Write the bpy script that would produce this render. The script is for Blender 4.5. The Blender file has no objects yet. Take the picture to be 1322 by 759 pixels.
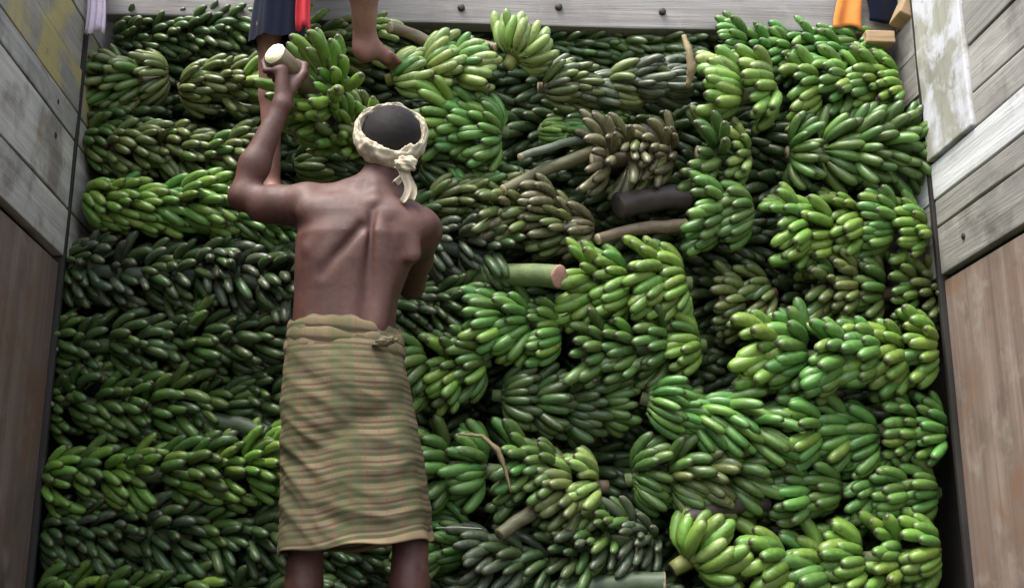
import bpy, bmesh, math, random
import numpy as np
from mathutils import Vector, Matrix, Euler
from mathutils.noise import noise as noise_fn

rnd = random.Random(7)
scene = bpy.context.scene
col = scene.collection

# ------------------------------------------------------------------ camera
F_PX, CX, CY = 1500.0, 661.0, 379.5          # focal length in photo pixels (photo 1322 wide)
YAW, PITCH, CAM_Z = math.radians(4.3), math.radians(14.6), 0.31   # eye 0.31 m above the truck bed
cam_d = bpy.data.cameras.new("camera")
cam_d.sensor_width = 36.0
cam_d.lens = 36.0 * F_PX / 1322.0
cam_d.clip_end = 2000.0
cam_d.clip_start = 0.02
cam = bpy.data.objects.new("camera", cam_d)
col.objects.link(cam)
cam.location = (0, 0, CAM_Z)
cam.rotation_euler = Euler((math.pi / 2 + PITCH, 0, -YAW), 'XYZ')
scene.camera = cam

# ------------------------------------------------------------------ light
SUN_TO = Vector((-0.30, -0.30, 0.90)).normalized()
world = bpy.data.worlds.new("World")
scene.world = world
world.use_nodes = True
wn = world.node_tree
bg = wn.nodes["Background"]
sky = wn.nodes.new("ShaderNodeTexSky")
sky.sky_type = 'NISHITA'
sky.sun_disc = False
sky.sun_elevation = math.asin(SUN_TO.z)
sky.sun_rotation = math.atan2(SUN_TO.x, SUN_TO.y)
sky.air_density = 1.0
sky.dust_density = 3.0
sky.ozone_density = 1.0
grey = wn.nodes.new("ShaderNodeHueSaturation")       # high thin overcast takes most of the blue out of the sky
grey.inputs['Saturation'].default_value = 0.55
wn.links.new(sky.outputs[0], grey.inputs['Color'])
wn.links.new(grey.outputs[0], bg.inputs[0])
bg.inputs[1].default_value = 0.15
sun_d = bpy.data.lights.new("sun", 'SUN')
sun_d.energy = 1.5
sun_d.angle = math.radians(28)
sun_d.color = (1.0, 0.95, 0.88)
sun = bpy.data.objects.new("sun", sun_d)
col.objects.link(sun)
sun.rotation_euler = SUN_TO.to_track_quat('Z', 'Y').to_euler()
sun.location = (-5, -3, 8)
scene.view_settings.view_transform = 'Standard'
scene.view_settings.look = 'None'
scene.view_settings.gamma = 1.0
scene.view_settings.exposure = 1.72
scene.cycles.max_bounces = 6
scene.cycles.use_denoising = True

# ------------------------------------------------------------------ helpers
_R = np.array([math.cos(YAW), -math.sin(YAW), 0.0])
_FH = np.array([math.sin(YAW), math.cos(YAW), 0.0])
_FW = _FH * math.cos(PITCH) + np.array([0, 0, math.sin(PITCH)])
_UP = -_FH * math.sin(PITCH) + np.array([0, 0, math.cos(PITCH)])


def P(px, py, Y):
    """Where the thing seen at a photo pixel stands, at depth Y in the truck."""
    d = _FW + _R * (px - CX) / F_PX + _UP * (CY - py) / F_PX
    p = d * (Y / d[1])
    return Vector((p[0], p[1], p[2] + CAM_Z))


def tag(o, label=None, cat=None, group=None, kind=None):
    if label: o['label'] = label
    if cat: o['category'] = cat
    if group: o['group'] = group
    if kind: o['kind'] = kind
    return o


def empty(name, loc=(0, 0, 0), mat=None):
    o = bpy.data.objects.new(name, None)
    o.empty_display_size = 0.1
    col.objects.link(o)
    if mat is not None: o.matrix_world = mat
    else: o.location = loc
    return o


def mesh_obj(name, verts, faces, mats, parent=None, smooth=True, mat_idx=None, uv=None, attrs=None):
    me = bpy.data.meshes.new(name)
    me.from_pydata([tuple(v) for v in verts], [], [tuple(f) for f in faces])
    for m in (mats if isinstance(mats, (list, tuple)) else [mats]):
        me.materials.append(m)
    if smooth:
        me.polygons.foreach_set('use_smooth', [True] * len(me.polygons))
    if mat_idx is not None:
        me.polygons.foreach_set('material_index', list(mat_idx))
    if attrs:
        for k, a in attrs.items():
            at = me.attributes.new(k, 'FLOAT', 'POINT')
            at.data.foreach_set('value', [float(x) for x in a])
    if uv is not None:
        l = me.uv_layers.new(name="uv")
        idx = np.empty(len(me.loops), dtype=np.int32)
        me.loops.foreach_get('vertex_index', idx)
        l.data.foreach_set('uv', np.asarray(uv, dtype=np.float32)[idx].ravel())
    me.update()
    o = bpy.data.objects.new(name, me)
    col.objects.link(o)
    if parent is not None: o.parent = parent
    return o


def tube(path, radii, n=10, cap=True, jitter=0.0, squash=None, rr=None):
    """Verts/faces of a tube along a list of Vectors."""
    rr = rr or rnd
    path = [Vector(p) for p in path]
    V, Fc = [], []
    up = Vector((0.13, 0.31, 0.94)).normalized()
    prev = None
    for i, p in enumerate(path):
        t = (path[min(i + 1, len(path) - 1)] - path[max(i - 1, 0)]).normalized()
        if prev is None:
            a = t.cross(up)
            if a.length < 1e-3: a = t.cross(Vector((1, 0, 0)))
            a.normalize()
        else:
            a = (prev - t * prev.dot(t)).normalized()
        prev = a
        b = t.cross(a)
        for k in range(n):
            an = 2 * math.pi * k / n
            r = radii[i] * (1 + rr.uniform(-jitter, jitter))
            ca, sa = math.cos(an), math.sin(an)
            if squash: ca *= squash[0]; sa *= squash[1]
            V.append(p + (a * ca + b * sa) * r)
    for i in range(len(path) - 1):
        for k in range(n):
            k2 = (k + 1) % n
            Fc.append((i * n + k, i * n + k2, (i + 1) * n + k2, (i + 1) * n + k))
    if cap:
        Fc.append(tuple(range(n - 1, -1, -1)))
        Fc.append(tuple((len(path) - 1) * n + k for k in range(n)))
    return V, Fc


def box(name, lo, hi, mat, parent=None, bevel=0.004, wob=0.0, seed=0, segs=1, axis=1):
    """Bevelled board, its origin at its own centre; a few cuts along its length let the edges wander."""
    r = random.Random(seed)
    c = [(lo[i] + hi[i]) / 2 for i in range(3)]
    h = [(hi[i] - lo[i]) / 2 for i in range(3)]
    bm = bmesh.new()
    bmesh.ops.create_cube(bm, size=2.0)
    for v in bm.verts:
        v.co = Vector((v.co.x * h[0], v.co.y * h[1], v.co.z * h[2]))
    if segs > 1:
        ed = [e for e in bm.edges if abs((e.verts[0].co - e.verts[1].co)[axis]) > 1e-4 and
              all(abs((e.verts[0].co - e.verts[1].co)[k]) < 1e-5 for k in range(3) if k != axis)]
        bmesh.ops.subdivide_edges(bm, edges=ed, cuts=segs - 1, use_grid_fill=True)
    if wob:
        for v in bm.verts:
            for k in range(3):
                if k != axis: v.co[k] += r.uniform(-wob, wob)
    if bevel:
        ee = [e for e in bm.edges if len(e.link_faces) == 2 and e.calc_face_angle(0) > 0.6]
        bmesh.ops.bevel(bm, geom=ee, offset=bevel, segments=2, affect='EDGES', profile=0.6)
    me = bpy.data.meshes.new(name)
    bm.to_mesh(me); bm.free()
    me.materials.append(mat)
    o = bpy.data.objects.new(name, me)
    col.objects.link(o)
    o.location = c
    if parent is not None: o.parent = parent
    return o


# ------------------------------------------------------------------ materials
def new_mat(name):
    m = bpy.data.materials.new(name)
    m.use_nodes = True
    nt = m.node_tree
    return m, nt, nt.nodes["Principled BSDF"]


def N(nt, t, **kw):
    n = nt.nodes.new(t)
    for k, v in kw.items():
        if k.startswith('i_'):
            n.inputs[int(k[2:])].default_value = v
        else:
            setattr(n, k, v)
    return n


def ramp(nt, fac, stops):
    r = nt.nodes.new("ShaderNodeValToRGB")
    e = r.color_ramp.elements
    while len(e) < len(stops): e.new(0.5)
    for k, (p, c) in enumerate(stops):
        e[k].position = p
        e[k].color = (*c, 1) if len(c) == 3 else c
    if fac is not None: nt.links.new(fac, r.inputs[0])
    return r.outputs[0]


def mix(nt, a, b, fac, mode='MIX'):
    m = nt.nodes.new("ShaderNodeMix")
    m.data_type = 'RGBA'
    m.blend_type = mode
    for s, v in ((6, a), (7, b), (0, fac)):
        if isinstance(v, bpy.types.NodeSocket): nt.links.new(v, m.inputs[s])
        elif isinstance(v, (int, float)): m.inputs[s].default_value = v
        else: m.inputs[s].default_value = (*v, 1)
    return m.outputs[2]


def math_n(nt, op, a, b=0.0, clamp=False):
    m = nt.nodes.new("ShaderNodeMath")
    m.operation = op
    m.use_clamp = clamp
    for s, v in ((0, a), (1, b)):
        if isinstance(v, bpy.types.NodeSocket): nt.links.new(v, m.inputs[s])
        else: m.inputs[s].default_value = v
    return m.outputs[0]


def noise(nt, vec, scale, detail=4, rough=0.55, dist=0.0):
    n = N(nt, "ShaderNodeTexNoise")
    n.inputs['Scale'].default_value = scale
    n.inputs['Detail'].default_value = detail
    n.inputs['Roughness'].default_value = rough
    n.inputs['Distortion'].default_value = dist
    if vec is not None: nt.links.new(vec, n.inputs['Vector'])
    return n.outputs[0]


def mapping(nt, vec, scale=(1, 1, 1), loc=(0, 0, 0)):
    m = N(nt, "ShaderNodeMapping")
    m.inputs['Scale'].default_value = scale
    m.inputs['Location'].default_value = loc
    nt.links.new(vec, m.inputs['Vector'])
    return m.outputs[0]


def bump(nt, bsdf, h, strength=0.3, dist=0.01):
    b = N(nt, "ShaderNodeBump")
    b.inputs['Strength'].default_value = strength
    b.inputs['Distance'].default_value = dist
    nt.links.new(h, b.inputs['Height'])
    nt.links.new(b.outputs[0], bsdf.inputs['Normal'])


def obj_coord(nt, random_shift=True):
    tc = N(nt, "ShaderNodeTexCoord")
    if not random_shift: return tc.outputs['Object']
    oi = N(nt, "ShaderNodeObjectInfo")
    sc = N(nt, "ShaderNodeVectorMath", operation='SCALE')
    sc.inputs[0].default_value = (37.0, 19.0, 23.0)
    nt.links.new(oi.outputs['Random'], sc.inputs['Scale'])
    ad = N(nt, "ShaderNodeVectorMath", operation='ADD')
    nt.links.new(tc.outputs['Object'], ad.inputs[0])
    nt.links.new(sc.outputs[0], ad.inputs[1])
    return ad.outputs[0]


def banana_material(name, c, tip=(0.05, 0.04, 0.025), spot=(0.06, 0.05, 0.03), spot_amt=0.38, pale=None, rough=0.35):
    m, nt, b = new_mat(name)
    L = nt.links
    vec = obj_coord(nt)
    oi = N(nt, "ShaderNodeObjectInfo")
    rv = oi.outputs['Random']
    hsv = N(nt, "ShaderNodeHueSaturation")
    hsv.inputs['Color'].default_value = (*c, 1)
    L.new(math_n(nt, 'MULTIPLY_ADD', rv, 0.05), hsv.inputs['Hue'])
    hsv.inputs['Hue'].links[0].from_node.inputs[2].default_value = 0.475
    val = math_n(nt, 'FRACT', math_n(nt, 'MULTIPLY', rv, 17.31))
    vm = N(nt, "ShaderNodeMapRange"); L.new(val, vm.inputs[0])
    vm.inputs[3].default_value = 0.68; vm.inputs[4].default_value = 1.3
    L.new(vm.outputs[0], hsv.inputs['Value'])
    at = N(nt, "ShaderNodeAttribute", attribute_name="along")
    base = hsv.outputs[0]
    pc = pale or tuple(min(1, x * 1.45 + 0.02) for x in c)
    # pale streaks along the finger, pale neck
    st = noise(nt, mapping(nt, vec, (90, 90, 14)), 1.0, 3)
    base = mix(nt, base, pc, math_n(nt, 'MULTIPLY', ramp(nt, st, [(0.42, (0, 0, 0)), (0.75, (1, 1, 1))]), 0.55))
    # scuffs and dirt
    sp = noise(nt, vec, 38, 5, 0.68)
    base = mix(nt, base, spot, math_n(nt, 'MULTIPLY', ramp(nt, sp, [(0.55, (0, 0, 0)), (0.66, (1, 1, 1))]), min(0.75, spot_amt * 1.35)))
    sp2 = noise(nt, vec, 210, 3, 0.6)
    base = mix(nt, base, spot, math_n(nt, 'MULTIPLY', ramp(nt, sp2, [(0.62, (0, 0, 0)), (0.72, (1, 1, 1))]), spot_amt))
    e = ramp(nt, at.outputs['Fac'], [(0.0, (0.55, 0.55, 0.55)), (0.12, (0, 0, 0)), (0.935, (0, 0, 0)), (0.98, (0.9, 0.9, 0.9))])
    low = ramp(nt, at.outputs['Fac'], [(0.4, (1, 1, 1)), (0.5, (0, 0, 0))])
    endc = mix(nt, tip, tuple(x * 0.7 for x in c), low)
    base = mix(nt, base, endc, e)
    L.new(base, b.inputs['Base Color'])
    rr = math_n(nt, 'MULTIPLY_ADD', sp, 0.3)
    rr.node.inputs[2].default_value = rough - 0.12
    L.new(rr, b.inputs['Roughness'])
    b.inputs['Specular IOR Level'].default_value = 0.5
    bump(nt, b, sp2, 0.12, 0.002)
    return m


BAN = {
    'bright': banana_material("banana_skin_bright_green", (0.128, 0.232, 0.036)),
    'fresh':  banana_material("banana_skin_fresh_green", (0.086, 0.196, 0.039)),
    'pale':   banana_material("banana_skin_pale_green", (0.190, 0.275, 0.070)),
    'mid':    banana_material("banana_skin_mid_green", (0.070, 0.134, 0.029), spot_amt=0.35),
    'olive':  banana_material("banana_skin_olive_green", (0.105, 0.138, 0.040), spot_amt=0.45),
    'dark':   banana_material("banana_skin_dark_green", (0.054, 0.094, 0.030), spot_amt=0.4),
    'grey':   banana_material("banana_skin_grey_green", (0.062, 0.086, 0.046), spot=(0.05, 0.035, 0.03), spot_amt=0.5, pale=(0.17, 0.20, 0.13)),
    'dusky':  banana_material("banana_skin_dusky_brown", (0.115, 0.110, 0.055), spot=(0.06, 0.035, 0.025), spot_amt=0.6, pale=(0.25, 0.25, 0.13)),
}


def stalk_material(name, c, c2, rough=0.55):
    m, nt, b = new_mat(name)
    vec = obj_coord(nt)
    n1 = noise(nt, mapping(nt, vec, (6, 40, 40)), 1.0, 5)
    n2 = noise(nt, vec, 40, 4, 0.7)
    base = mix(nt, c, c2, ramp(nt, n1, [(0.35, (0, 0, 0)), (0.7, (1, 1, 1))]))
    base = mix(nt, base, (0.045, 0.03, 0.02), math_n(nt, 'MULTIPLY', ramp(nt, n2, [(0.58, (0, 0, 0)), (0.7, (1, 1, 1))]), 0.7))
    nt.links.new(base, b.inputs['Base Color'])
    b.inputs['Roughness'].default_value = rough
    bump(nt, b, n1, 0.35, 0.006)
    return m


STALK = {
    'green': stalk_material("stalk_green", (0.085, 0.13, 0.045), (0.14, 0.18, 0.07)),
    'brown': stalk_material("stalk_brown", (0.10, 0.075, 0.045), (0.17, 0.13, 0.08)),
    'moss': stalk_material("stalk_moss", (0.035, 0.06, 0.025), (0.06, 0.09, 0.04)),
    'olive': stalk_material("stalk_olive", (0.085, 0.085, 0.04), (0.14, 0.14, 0.07)),
    'dark':  stalk_material("stalk_dark", (0.035, 0.030, 0.028), (0.065, 0.05, 0.045)),
    'grey':  stalk_material("stalk_grey_green", (0.10, 0.13, 0.09), (0.16, 0.19, 0.13)),
    'yellow': stalk_material("stalk_yellow_green", (0.14, 0.17, 0.03), (0.2, 0.22, 0.06)),
}


def cut_material(name, c, ring):
    m, nt, b = new_mat(name)
    vec = obj_coord(nt)
    v = N(nt, "ShaderNodeTexVoronoi"); v.inputs['Scale'].default_value = 220
    nt.links.new(vec, v.inputs['Vector'])
    n1 = noise(nt, vec, 60, 4)
    base = mix(nt, c, ring, ramp(nt, n1, [(0.4, (0, 0, 0)), (0.75, (1, 1, 1))]))
    base = mix(nt, base, tuple(x * 0.5 for x in ring), math_n(nt, 'MULTIPLY', ramp(nt, v.outputs['Distance'], [(0.0, (1, 1, 1)), (0.25, (0, 0, 0))]), 0.5))
    nt.links.new(base, b.inputs['Base Color'])
    b.inputs['Roughness'].default_value = 0.6
    return m


CUT_PALE = cut_material("cut_flesh_pale", (0.80, 0.80, 0.52), (0.62, 0.60, 0.34))
CUT_PINK = cut_material("cut_flesh_pink", (0.42, 0.24, 0.18), (0.30, 0.15, 0.11))
CUT_TAN = cut_material("cut_flesh_tan", (0.36, 0.30, 0.18), (0.24, 0.18, 0.11))


def wood_material(name, c_lo, c_hi, grain='Y', patches=(), streak=0.5, rough=0.8, gscale=1.0):
    """Weathered board; grain runs along local axis; patches = (colour, scale, threshold, amount)."""
    m, nt, b = new_mat(name)
    vec = obj_coord(nt)
    s = {'Y': (34, 1.6, 34), 'X': (1.6, 34, 34), 'Z': (34, 34, 1.2)}[grain]
    s = tuple(x * gscale for x in s)
    g = noise(nt, mapping(nt, vec, s), 1.0, 8, 0.62, 0.4)
    g2 = noise(nt, mapping(nt, vec, tuple(x * 3.3 for x in s)), 1.0, 4, 0.6)
    blot = noise(nt, vec, 4.5, 5, 0.6)
    oi = N(nt, "ShaderNodeObjectInfo")
    base = mix(nt, c_lo, c_hi, ramp(nt, g, [(0.3, (0, 0, 0)), (0.72, (1, 1, 1))]))
    base = mix(nt, base, tuple(x * 0.35 for x in c_lo), math_n(nt, 'MULTIPLY', ramp(nt, g2, [(0.60, (0, 0, 0)), (0.75, (1, 1, 1))]), streak))
    base = mix(nt, base, tuple(x * 0.6 for x in c_lo), math_n(nt, 'MULTIPLY', ramp(nt, blot, [(0.5, (0, 0, 0)), (0.72, (1, 1, 1))]), 0.5))
    for (pc, ps, th, amt) in patches:
        pn = noise(nt, mapping(nt, vec, (ps, ps, ps), (rnd.uniform(0, 9), 3.1, 1.7)), 1.0, 6, 0.62, 0.3)
        base = mix(nt, base, pc, math_n(nt, 'MULTIPLY', ramp(nt, pn, [(th, (0, 0, 0)), (th + 0.13, (1, 1, 1))]), amt))
    hs = N(nt, "ShaderNodeHueSaturation")
    nt.links.new(base, hs.inputs['Color'])
    mr = N(nt, "ShaderNodeMapRange")
    nt.links.new(oi.outputs['Random'], mr.inputs[0])
    mr.inputs[3].default_value = 0.82; mr.inputs[4].default_value = 1.15
    nt.links.new(mr.outputs[0], hs.inputs['Value'])
    nt.links.new(hs.outputs[0], b.inputs['Base Color'])
    b.inputs['Roughness'].default_value = rough
    b.inputs['Specular IOR Level'].default_value = 0.25
    hgt = math_n(nt, 'ADD', g, math_n(nt, 'MULTIPLY', g2, 0.5))
    bump(nt, b, hgt, 0.5, 0.006)
    return m


WOOD_L = wood_material("weathered_wood_left", (0.29, 0.28, 0.25), (0.50, 0.48, 0.43),
                       patches=[((0.42, 0.42, 0.36), 7, 0.56, 0.55), ((0.09, 0.07, 0.055), 4, 0.52, 0.65), ((0.10, 0.05, 0.03), 11, 0.64, 0.6), ((0.40, 0.33, 0.14), 3, 0.60, 0.45)])
WOOD_LY = wood_material("weathered_wood_yellow_paint", (0.20, 0.19, 0.165), (0.34, 0.32, 0.28),
                        patches=[((0.42, 0.34, 0.12), 5, 0.47, 0.75), ((0.10, 0.045, 0.02), 14, 0.64, 0.8)])
WOOD_R = wood_material("weathered_wood_right", (0.22, 0.21, 0.19), (0.38, 0.36, 0.32),
                       patches=[((0.45, 0.44, 0.36), 8, 0.58, 0.5), ((0.11, 0.095, 0.078), 5, 0.54, 0.65), ((0.60, 0.60, 0.60), 4, 0.62, 0.5)])
WOOD_RW = wood_material("white_painted_plank", (0.48, 0.48, 0.47), (0.66, 0.66, 0.65),
                        patches=[((0.25, 0.24, 0.21), 9, 0.60, 0.7)], streak=0.25)
WOOD_RV = wood_material("white_smeared_board", (0.33, 0.32, 0.26), (0.46, 0.45, 0.37), grain='Z',
                        patches=[((0.70, 0.70, 0.74), 6, 0.44, 0.9), ((0.22, 0.21, 0.17), 16, 0.58, 0.7)], streak=0.4)
WOOD_BEAM = wood_material("grey_beam_wood", (0.160, 0.150, 0.142), (0.265, 0.25, 0.238), grain='X',
                          patches=[((0.34, 0.33, 0.31), 6, 0.58, 0.4)])
PANEL = wood_material("brown_panel_sheet", (0.135, 0.098, 0.080), (0.265, 0.205, 0.165), grain='Z', gscale=0.55,
                      patches=[((0.33, 0.29, 0.25), 7, 0.55, 0.5), ((0.19, 0.105, 0.06), 3.5, 0.50, 0.6), ((0.07, 0.05, 0.042), 6, 0.60, 0.6)], streak=0.45, rough=0.7)
WOOD_TAN = wood_material("tan_wood", (0.33, 0.22, 0.12), (0.50, 0.36, 0.21), grain='X')
WOOD_DARK = wood_material("dark_post_wood", (0.022, 0.020, 0.018), (0.045, 0.04, 0.036), grain='Z')


def plain(name, c, rough=0.7, n_scale=30, amt=0.3, bumpy=0.2, metal=0.0):
    m, nt, b = new_mat(name)
    vec = obj_coord(nt)
    n1 = noise(nt, vec, n_scale, 5, 0.6)
    base = mix(nt, tuple(x * (1 - amt) for x in c), tuple(min(1, x * (1 + amt)) for x in c), n1)
    nt.links.new(base, b.inputs['Base Color'])
    b.inputs['Roughness'].default_value = rough
    b.inputs['Specular IOR Level'].default_value = 0.25
    b.inputs['Metallic'].default_value = metal
    bump(nt, b, n1, bumpy, 0.004)
    return m


def cloth_material(name, c, weave=900, amt=0.25):
    m, nt, b = new_mat(name)
    vec = obj_coord(nt)
    n1 = noise(nt, vec, 18, 5, 0.6)
    n2 = noise(nt, vec, weave, 2)
    base = mix(nt, tuple(x * (1 - amt) for x in c), tuple(min(1, x * (1 + amt)) for x in c), n1)
    nt.links.new(base, b.inputs['Base Color'])
    b.inputs['Roughness'].default_value = 0.9
    b.inputs['Specular IOR Level'].default_value = 0.06
    b.inputs['Sheen Weight'].default_value = 0.05
    bump(nt, b, n2, 0.25, 0.001)
    return m


def skin_material(name, c, c2):
    m, nt, b = new_mat(name)
    vec = obj_coord(nt, False)
    n1 = noise(nt, vec, 9, 5, 0.6)
    n2 = noise(nt, vec, 160, 4, 0.6)
    n3 = noise(nt, mapping(nt, vec, (30, 30, 12)), 1.0, 5, 0.6)
    base = mix(nt, c, c2, ramp(nt, n1, [(0.35, (0, 0, 0)), (0.65, (1, 1, 1))]))
    base = mix(nt, base, tuple(x * 0.6 for x in c), math_n(nt, 'MULTIPLY', ramp(nt, n3, [(0.5, (0, 0, 0)), (0.75, (1, 1, 1))]), 0.5))
    nt.links.new(base, b.inputs['Base Color'])
    rr = math_n(nt, 'MULTIPLY_ADD', n3, 0.3)
    rr.node.inputs[2].default_value = 0.46
    nt.links.new(rr, b.inputs['Roughness'])
    b.inputs['Subsurface Weight'].default_value = 0.05
    b.inputs['Subsurface Radius'].default_value = (0.012, 0.005, 0.003)
    n4 = noise(nt, mapping(nt, vec, (45, 45, 70)), 1.0, 6, 0.7)
    dust = noise(nt, vec, 22, 6, 0.7)
    base = mix(nt, base, (0.13, 0.088, 0.078), math_n(nt, 'MULTIPLY', ramp(nt, dust, [(0.52, (0, 0, 0)), (0.72, (1, 1, 1))]), 0.35))
    nt.links.new(base, b.inputs['Base Color'])
    bump(nt, b, math_n(nt, 'ADD', n2, math_n(nt, 'MULTIPLY', n4, 2.0)), 0.10, 0.003)
    return m


SKIN = skin_material("dark_skin", (0.056, 0.0195, 0.0135), (0.094, 0.037, 0.026))
SKIN2 = skin_material("brown_skin", (0.19, 0.085, 0.065), (0.26, 0.125, 0.098))
HAIR = plain("dark_hair", (0.008, 0.006, 0.006), 0.75, 320, 0.5, 0.15)
SCARF = cloth_material("off_white_headcloth", (0.44, 0.39, 0.29), weave=420, amt=0.45)
NAVY = cloth_material("navy_cloth", (0.003, 0.0045, 0.013))
RED = cloth_material("red_cloth", (0.42, 0.035, 0.045))
LILAC = cloth_material("pale_lilac_cloth", (0.55, 0.48, 0.58))
ORANGE = cloth_material("orange_cloth", (0.55, 0.20, 0.05))
STEEL = plain("rusty_iron", (0.06, 0.045, 0.04), 0.6, 60, 0.5, 0.3, 0.6)
RUBBER = plain("tyre_rubber", (0.02, 0.02, 0.02), 0.85)
DRYLEAF = plain("dry_leaf", (0.24, 0.19, 0.10), 0.8, 60, 0.5)
STRING = plain("pale_string", (0.6, 0.58, 0.5), 0.8)
NAIL = plain("nail", (0.30, 0.18, 0.15), 0.4)


def lungi_material():
    m, nt, b = new_mat("striped_lungi_cloth")
    uv = N(nt, "ShaderNodeUVMap", uv_map="uv")
    tc = N(nt, "ShaderNodeTexCoord")
    sep = N(nt, "ShaderNodeSeparateXYZ")
    nt.links.new(uv.outputs[0], sep.inputs[0])
    wob = noise(nt, tc.outputs['Object'], 9, 3)
    v = math_n(nt, 'ADD', sep.outputs[1], math_n(nt, 'MULTIPLY', wob, 0.015))
    f1 = math_n(nt, 'FRACT', math_n(nt, 'MULTIPLY', v, 16.5))
    stripe = ramp(nt, f1, [(0.0, (0.180, 0.142, 0.082)), (0.28, (0.195, 0.155, 0.090)), (0.36, (0.066, 0.070, 0.036)),
                           (0.56, (0.078, 0.082, 0.042)), (0.64, (0.182, 0.138, 0.082)), (0.78, (0.160, 0.120, 0.070)),
                           (0.83, (0.082, 0.060, 0.040)), (0.93, (0.095, 0.072, 0.047)), (1.0, (0.180, 0.142, 0.082))])
    wide = math_n(nt, 'FRACT', math_n(nt, 'MULTIPLY', v, 5.2))
    stripe = mix(nt, stripe, (0.095, 0.095, 0.050), math_n(nt, 'MULTIPLY', ramp(nt, wide, [(0.0, (0, 0, 0)), (0.15, (1, 1, 1)), (0.45, (1, 1, 1)), (0.6, (0, 0, 0))]), 0.35))
    u = sep.outputs[0]
    f2 = math_n(nt, 'FRACT', math_n(nt, 'MULTIPLY', u, 7.0))
    band = ramp(nt, f2, [(0.0, (0, 0, 0)), (0.08, (1, 1, 1)), (0.40, (1, 1, 1)), (0.48, (0, 0, 0))])
    base = mix(nt, stripe, (0.065, 0.088, 0.036), math_n(nt, 'MULTIPLY', band, 0.40))
    f3 = math_n(nt, 'FRACT', math_n(nt, 'MULTIPLY', u, 28.0))
    thin = ramp(nt, f3, [(0.0, (1, 1, 1)), (0.12, (0, 0, 0))])
    base = mix(nt, base, (0.20, 0.055, 0.04), math_n(nt, 'MULTIPLY', thin, 0.55))
    dirt = noise(nt, tc.outputs['Object'], 12, 5, 0.6)
    base = mix(nt, base, (0.085, 0.072, 0.055), math_n(nt, 'MULTIPLY', ramp(nt, dirt, [(0.5, (0, 0, 0)), (0.75, (1, 1, 1))]), 0.5))
    hem = ramp(nt, sep.outputs[1], [(0.0, (1, 1, 1)), (0.012, (1, 1, 1)), (0.016, (0, 0, 0)), (0.03, (0, 0, 0)), (0.034, (1, 1, 1)), (0.042, (0, 0, 0))])
    base = mix(nt, base, (0.30, 0.22, 0.13), math_n(nt, 'MULTIPLY', hem, 0.7))
    nt.links.new(base, b.inputs['Base Color'])
    b.inputs['Roughness'].default_value = 0.88
    b.inputs['Specular IOR Level'].default_value = 0.15
    w = noise(nt, tc.outputs['Object'], 800, 2)
    bump(nt, b, w, 0.3, 0.001)
    return m


LUNGI = lungi_material()

# ------------------------------------------------------------------ ground
def ground_material():
    m, nt, b = new_mat("dusty_ground")
    vec = obj_coord(nt, False)
    n1 = noise(nt, vec, 0.7, 6, 0.6)
    n2 = noise(nt, vec, 25, 6, 0.7)
    base = mix(nt, (0.13, 0.11, 0.09), (0.24, 0.20, 0.15), n1)
    base = mix(nt, base, (0.09, 0.075, 0.06), ramp(nt, n2, [(0.45, (0, 0, 0)), (0.7, (1, 1, 1))]))
    nt.links.new(base, b.inputs['Base Color'])
    b.inputs['Roughness'].default_value = 0.95
    bump(nt, b, n2, 0.5, 0.02)
    return m


GZ = -1.15
g = mesh_obj("ground", [(-600, -600, GZ), (600, -600, GZ), (600, 600, GZ), (-600, 600, GZ)], [(0, 1, 2, 3)], ground_material(), smooth=False)
tag(g, kind='structure')

# ------------------------------------------------------------------ truck body
XL, XR = -1.083, 1.606
Y0, Y1 = 1.15, 5.2
TOPZ = 2.36
truck = empty("truck", (0.26, 3.2, 0))
tag(truck, "open-backed truck body with weathered plank sides, brown lower panels and a grey cross beam", "truck")


def under(o, p):
    """Parent keeping the world place (parents here only have locations)."""
    off = Vector((0, 0, 0))
    q = p
    while q is not None:
        off += q.location
        q = q.parent
    o.parent = p
    o.location = o.location - off
    return o


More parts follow.
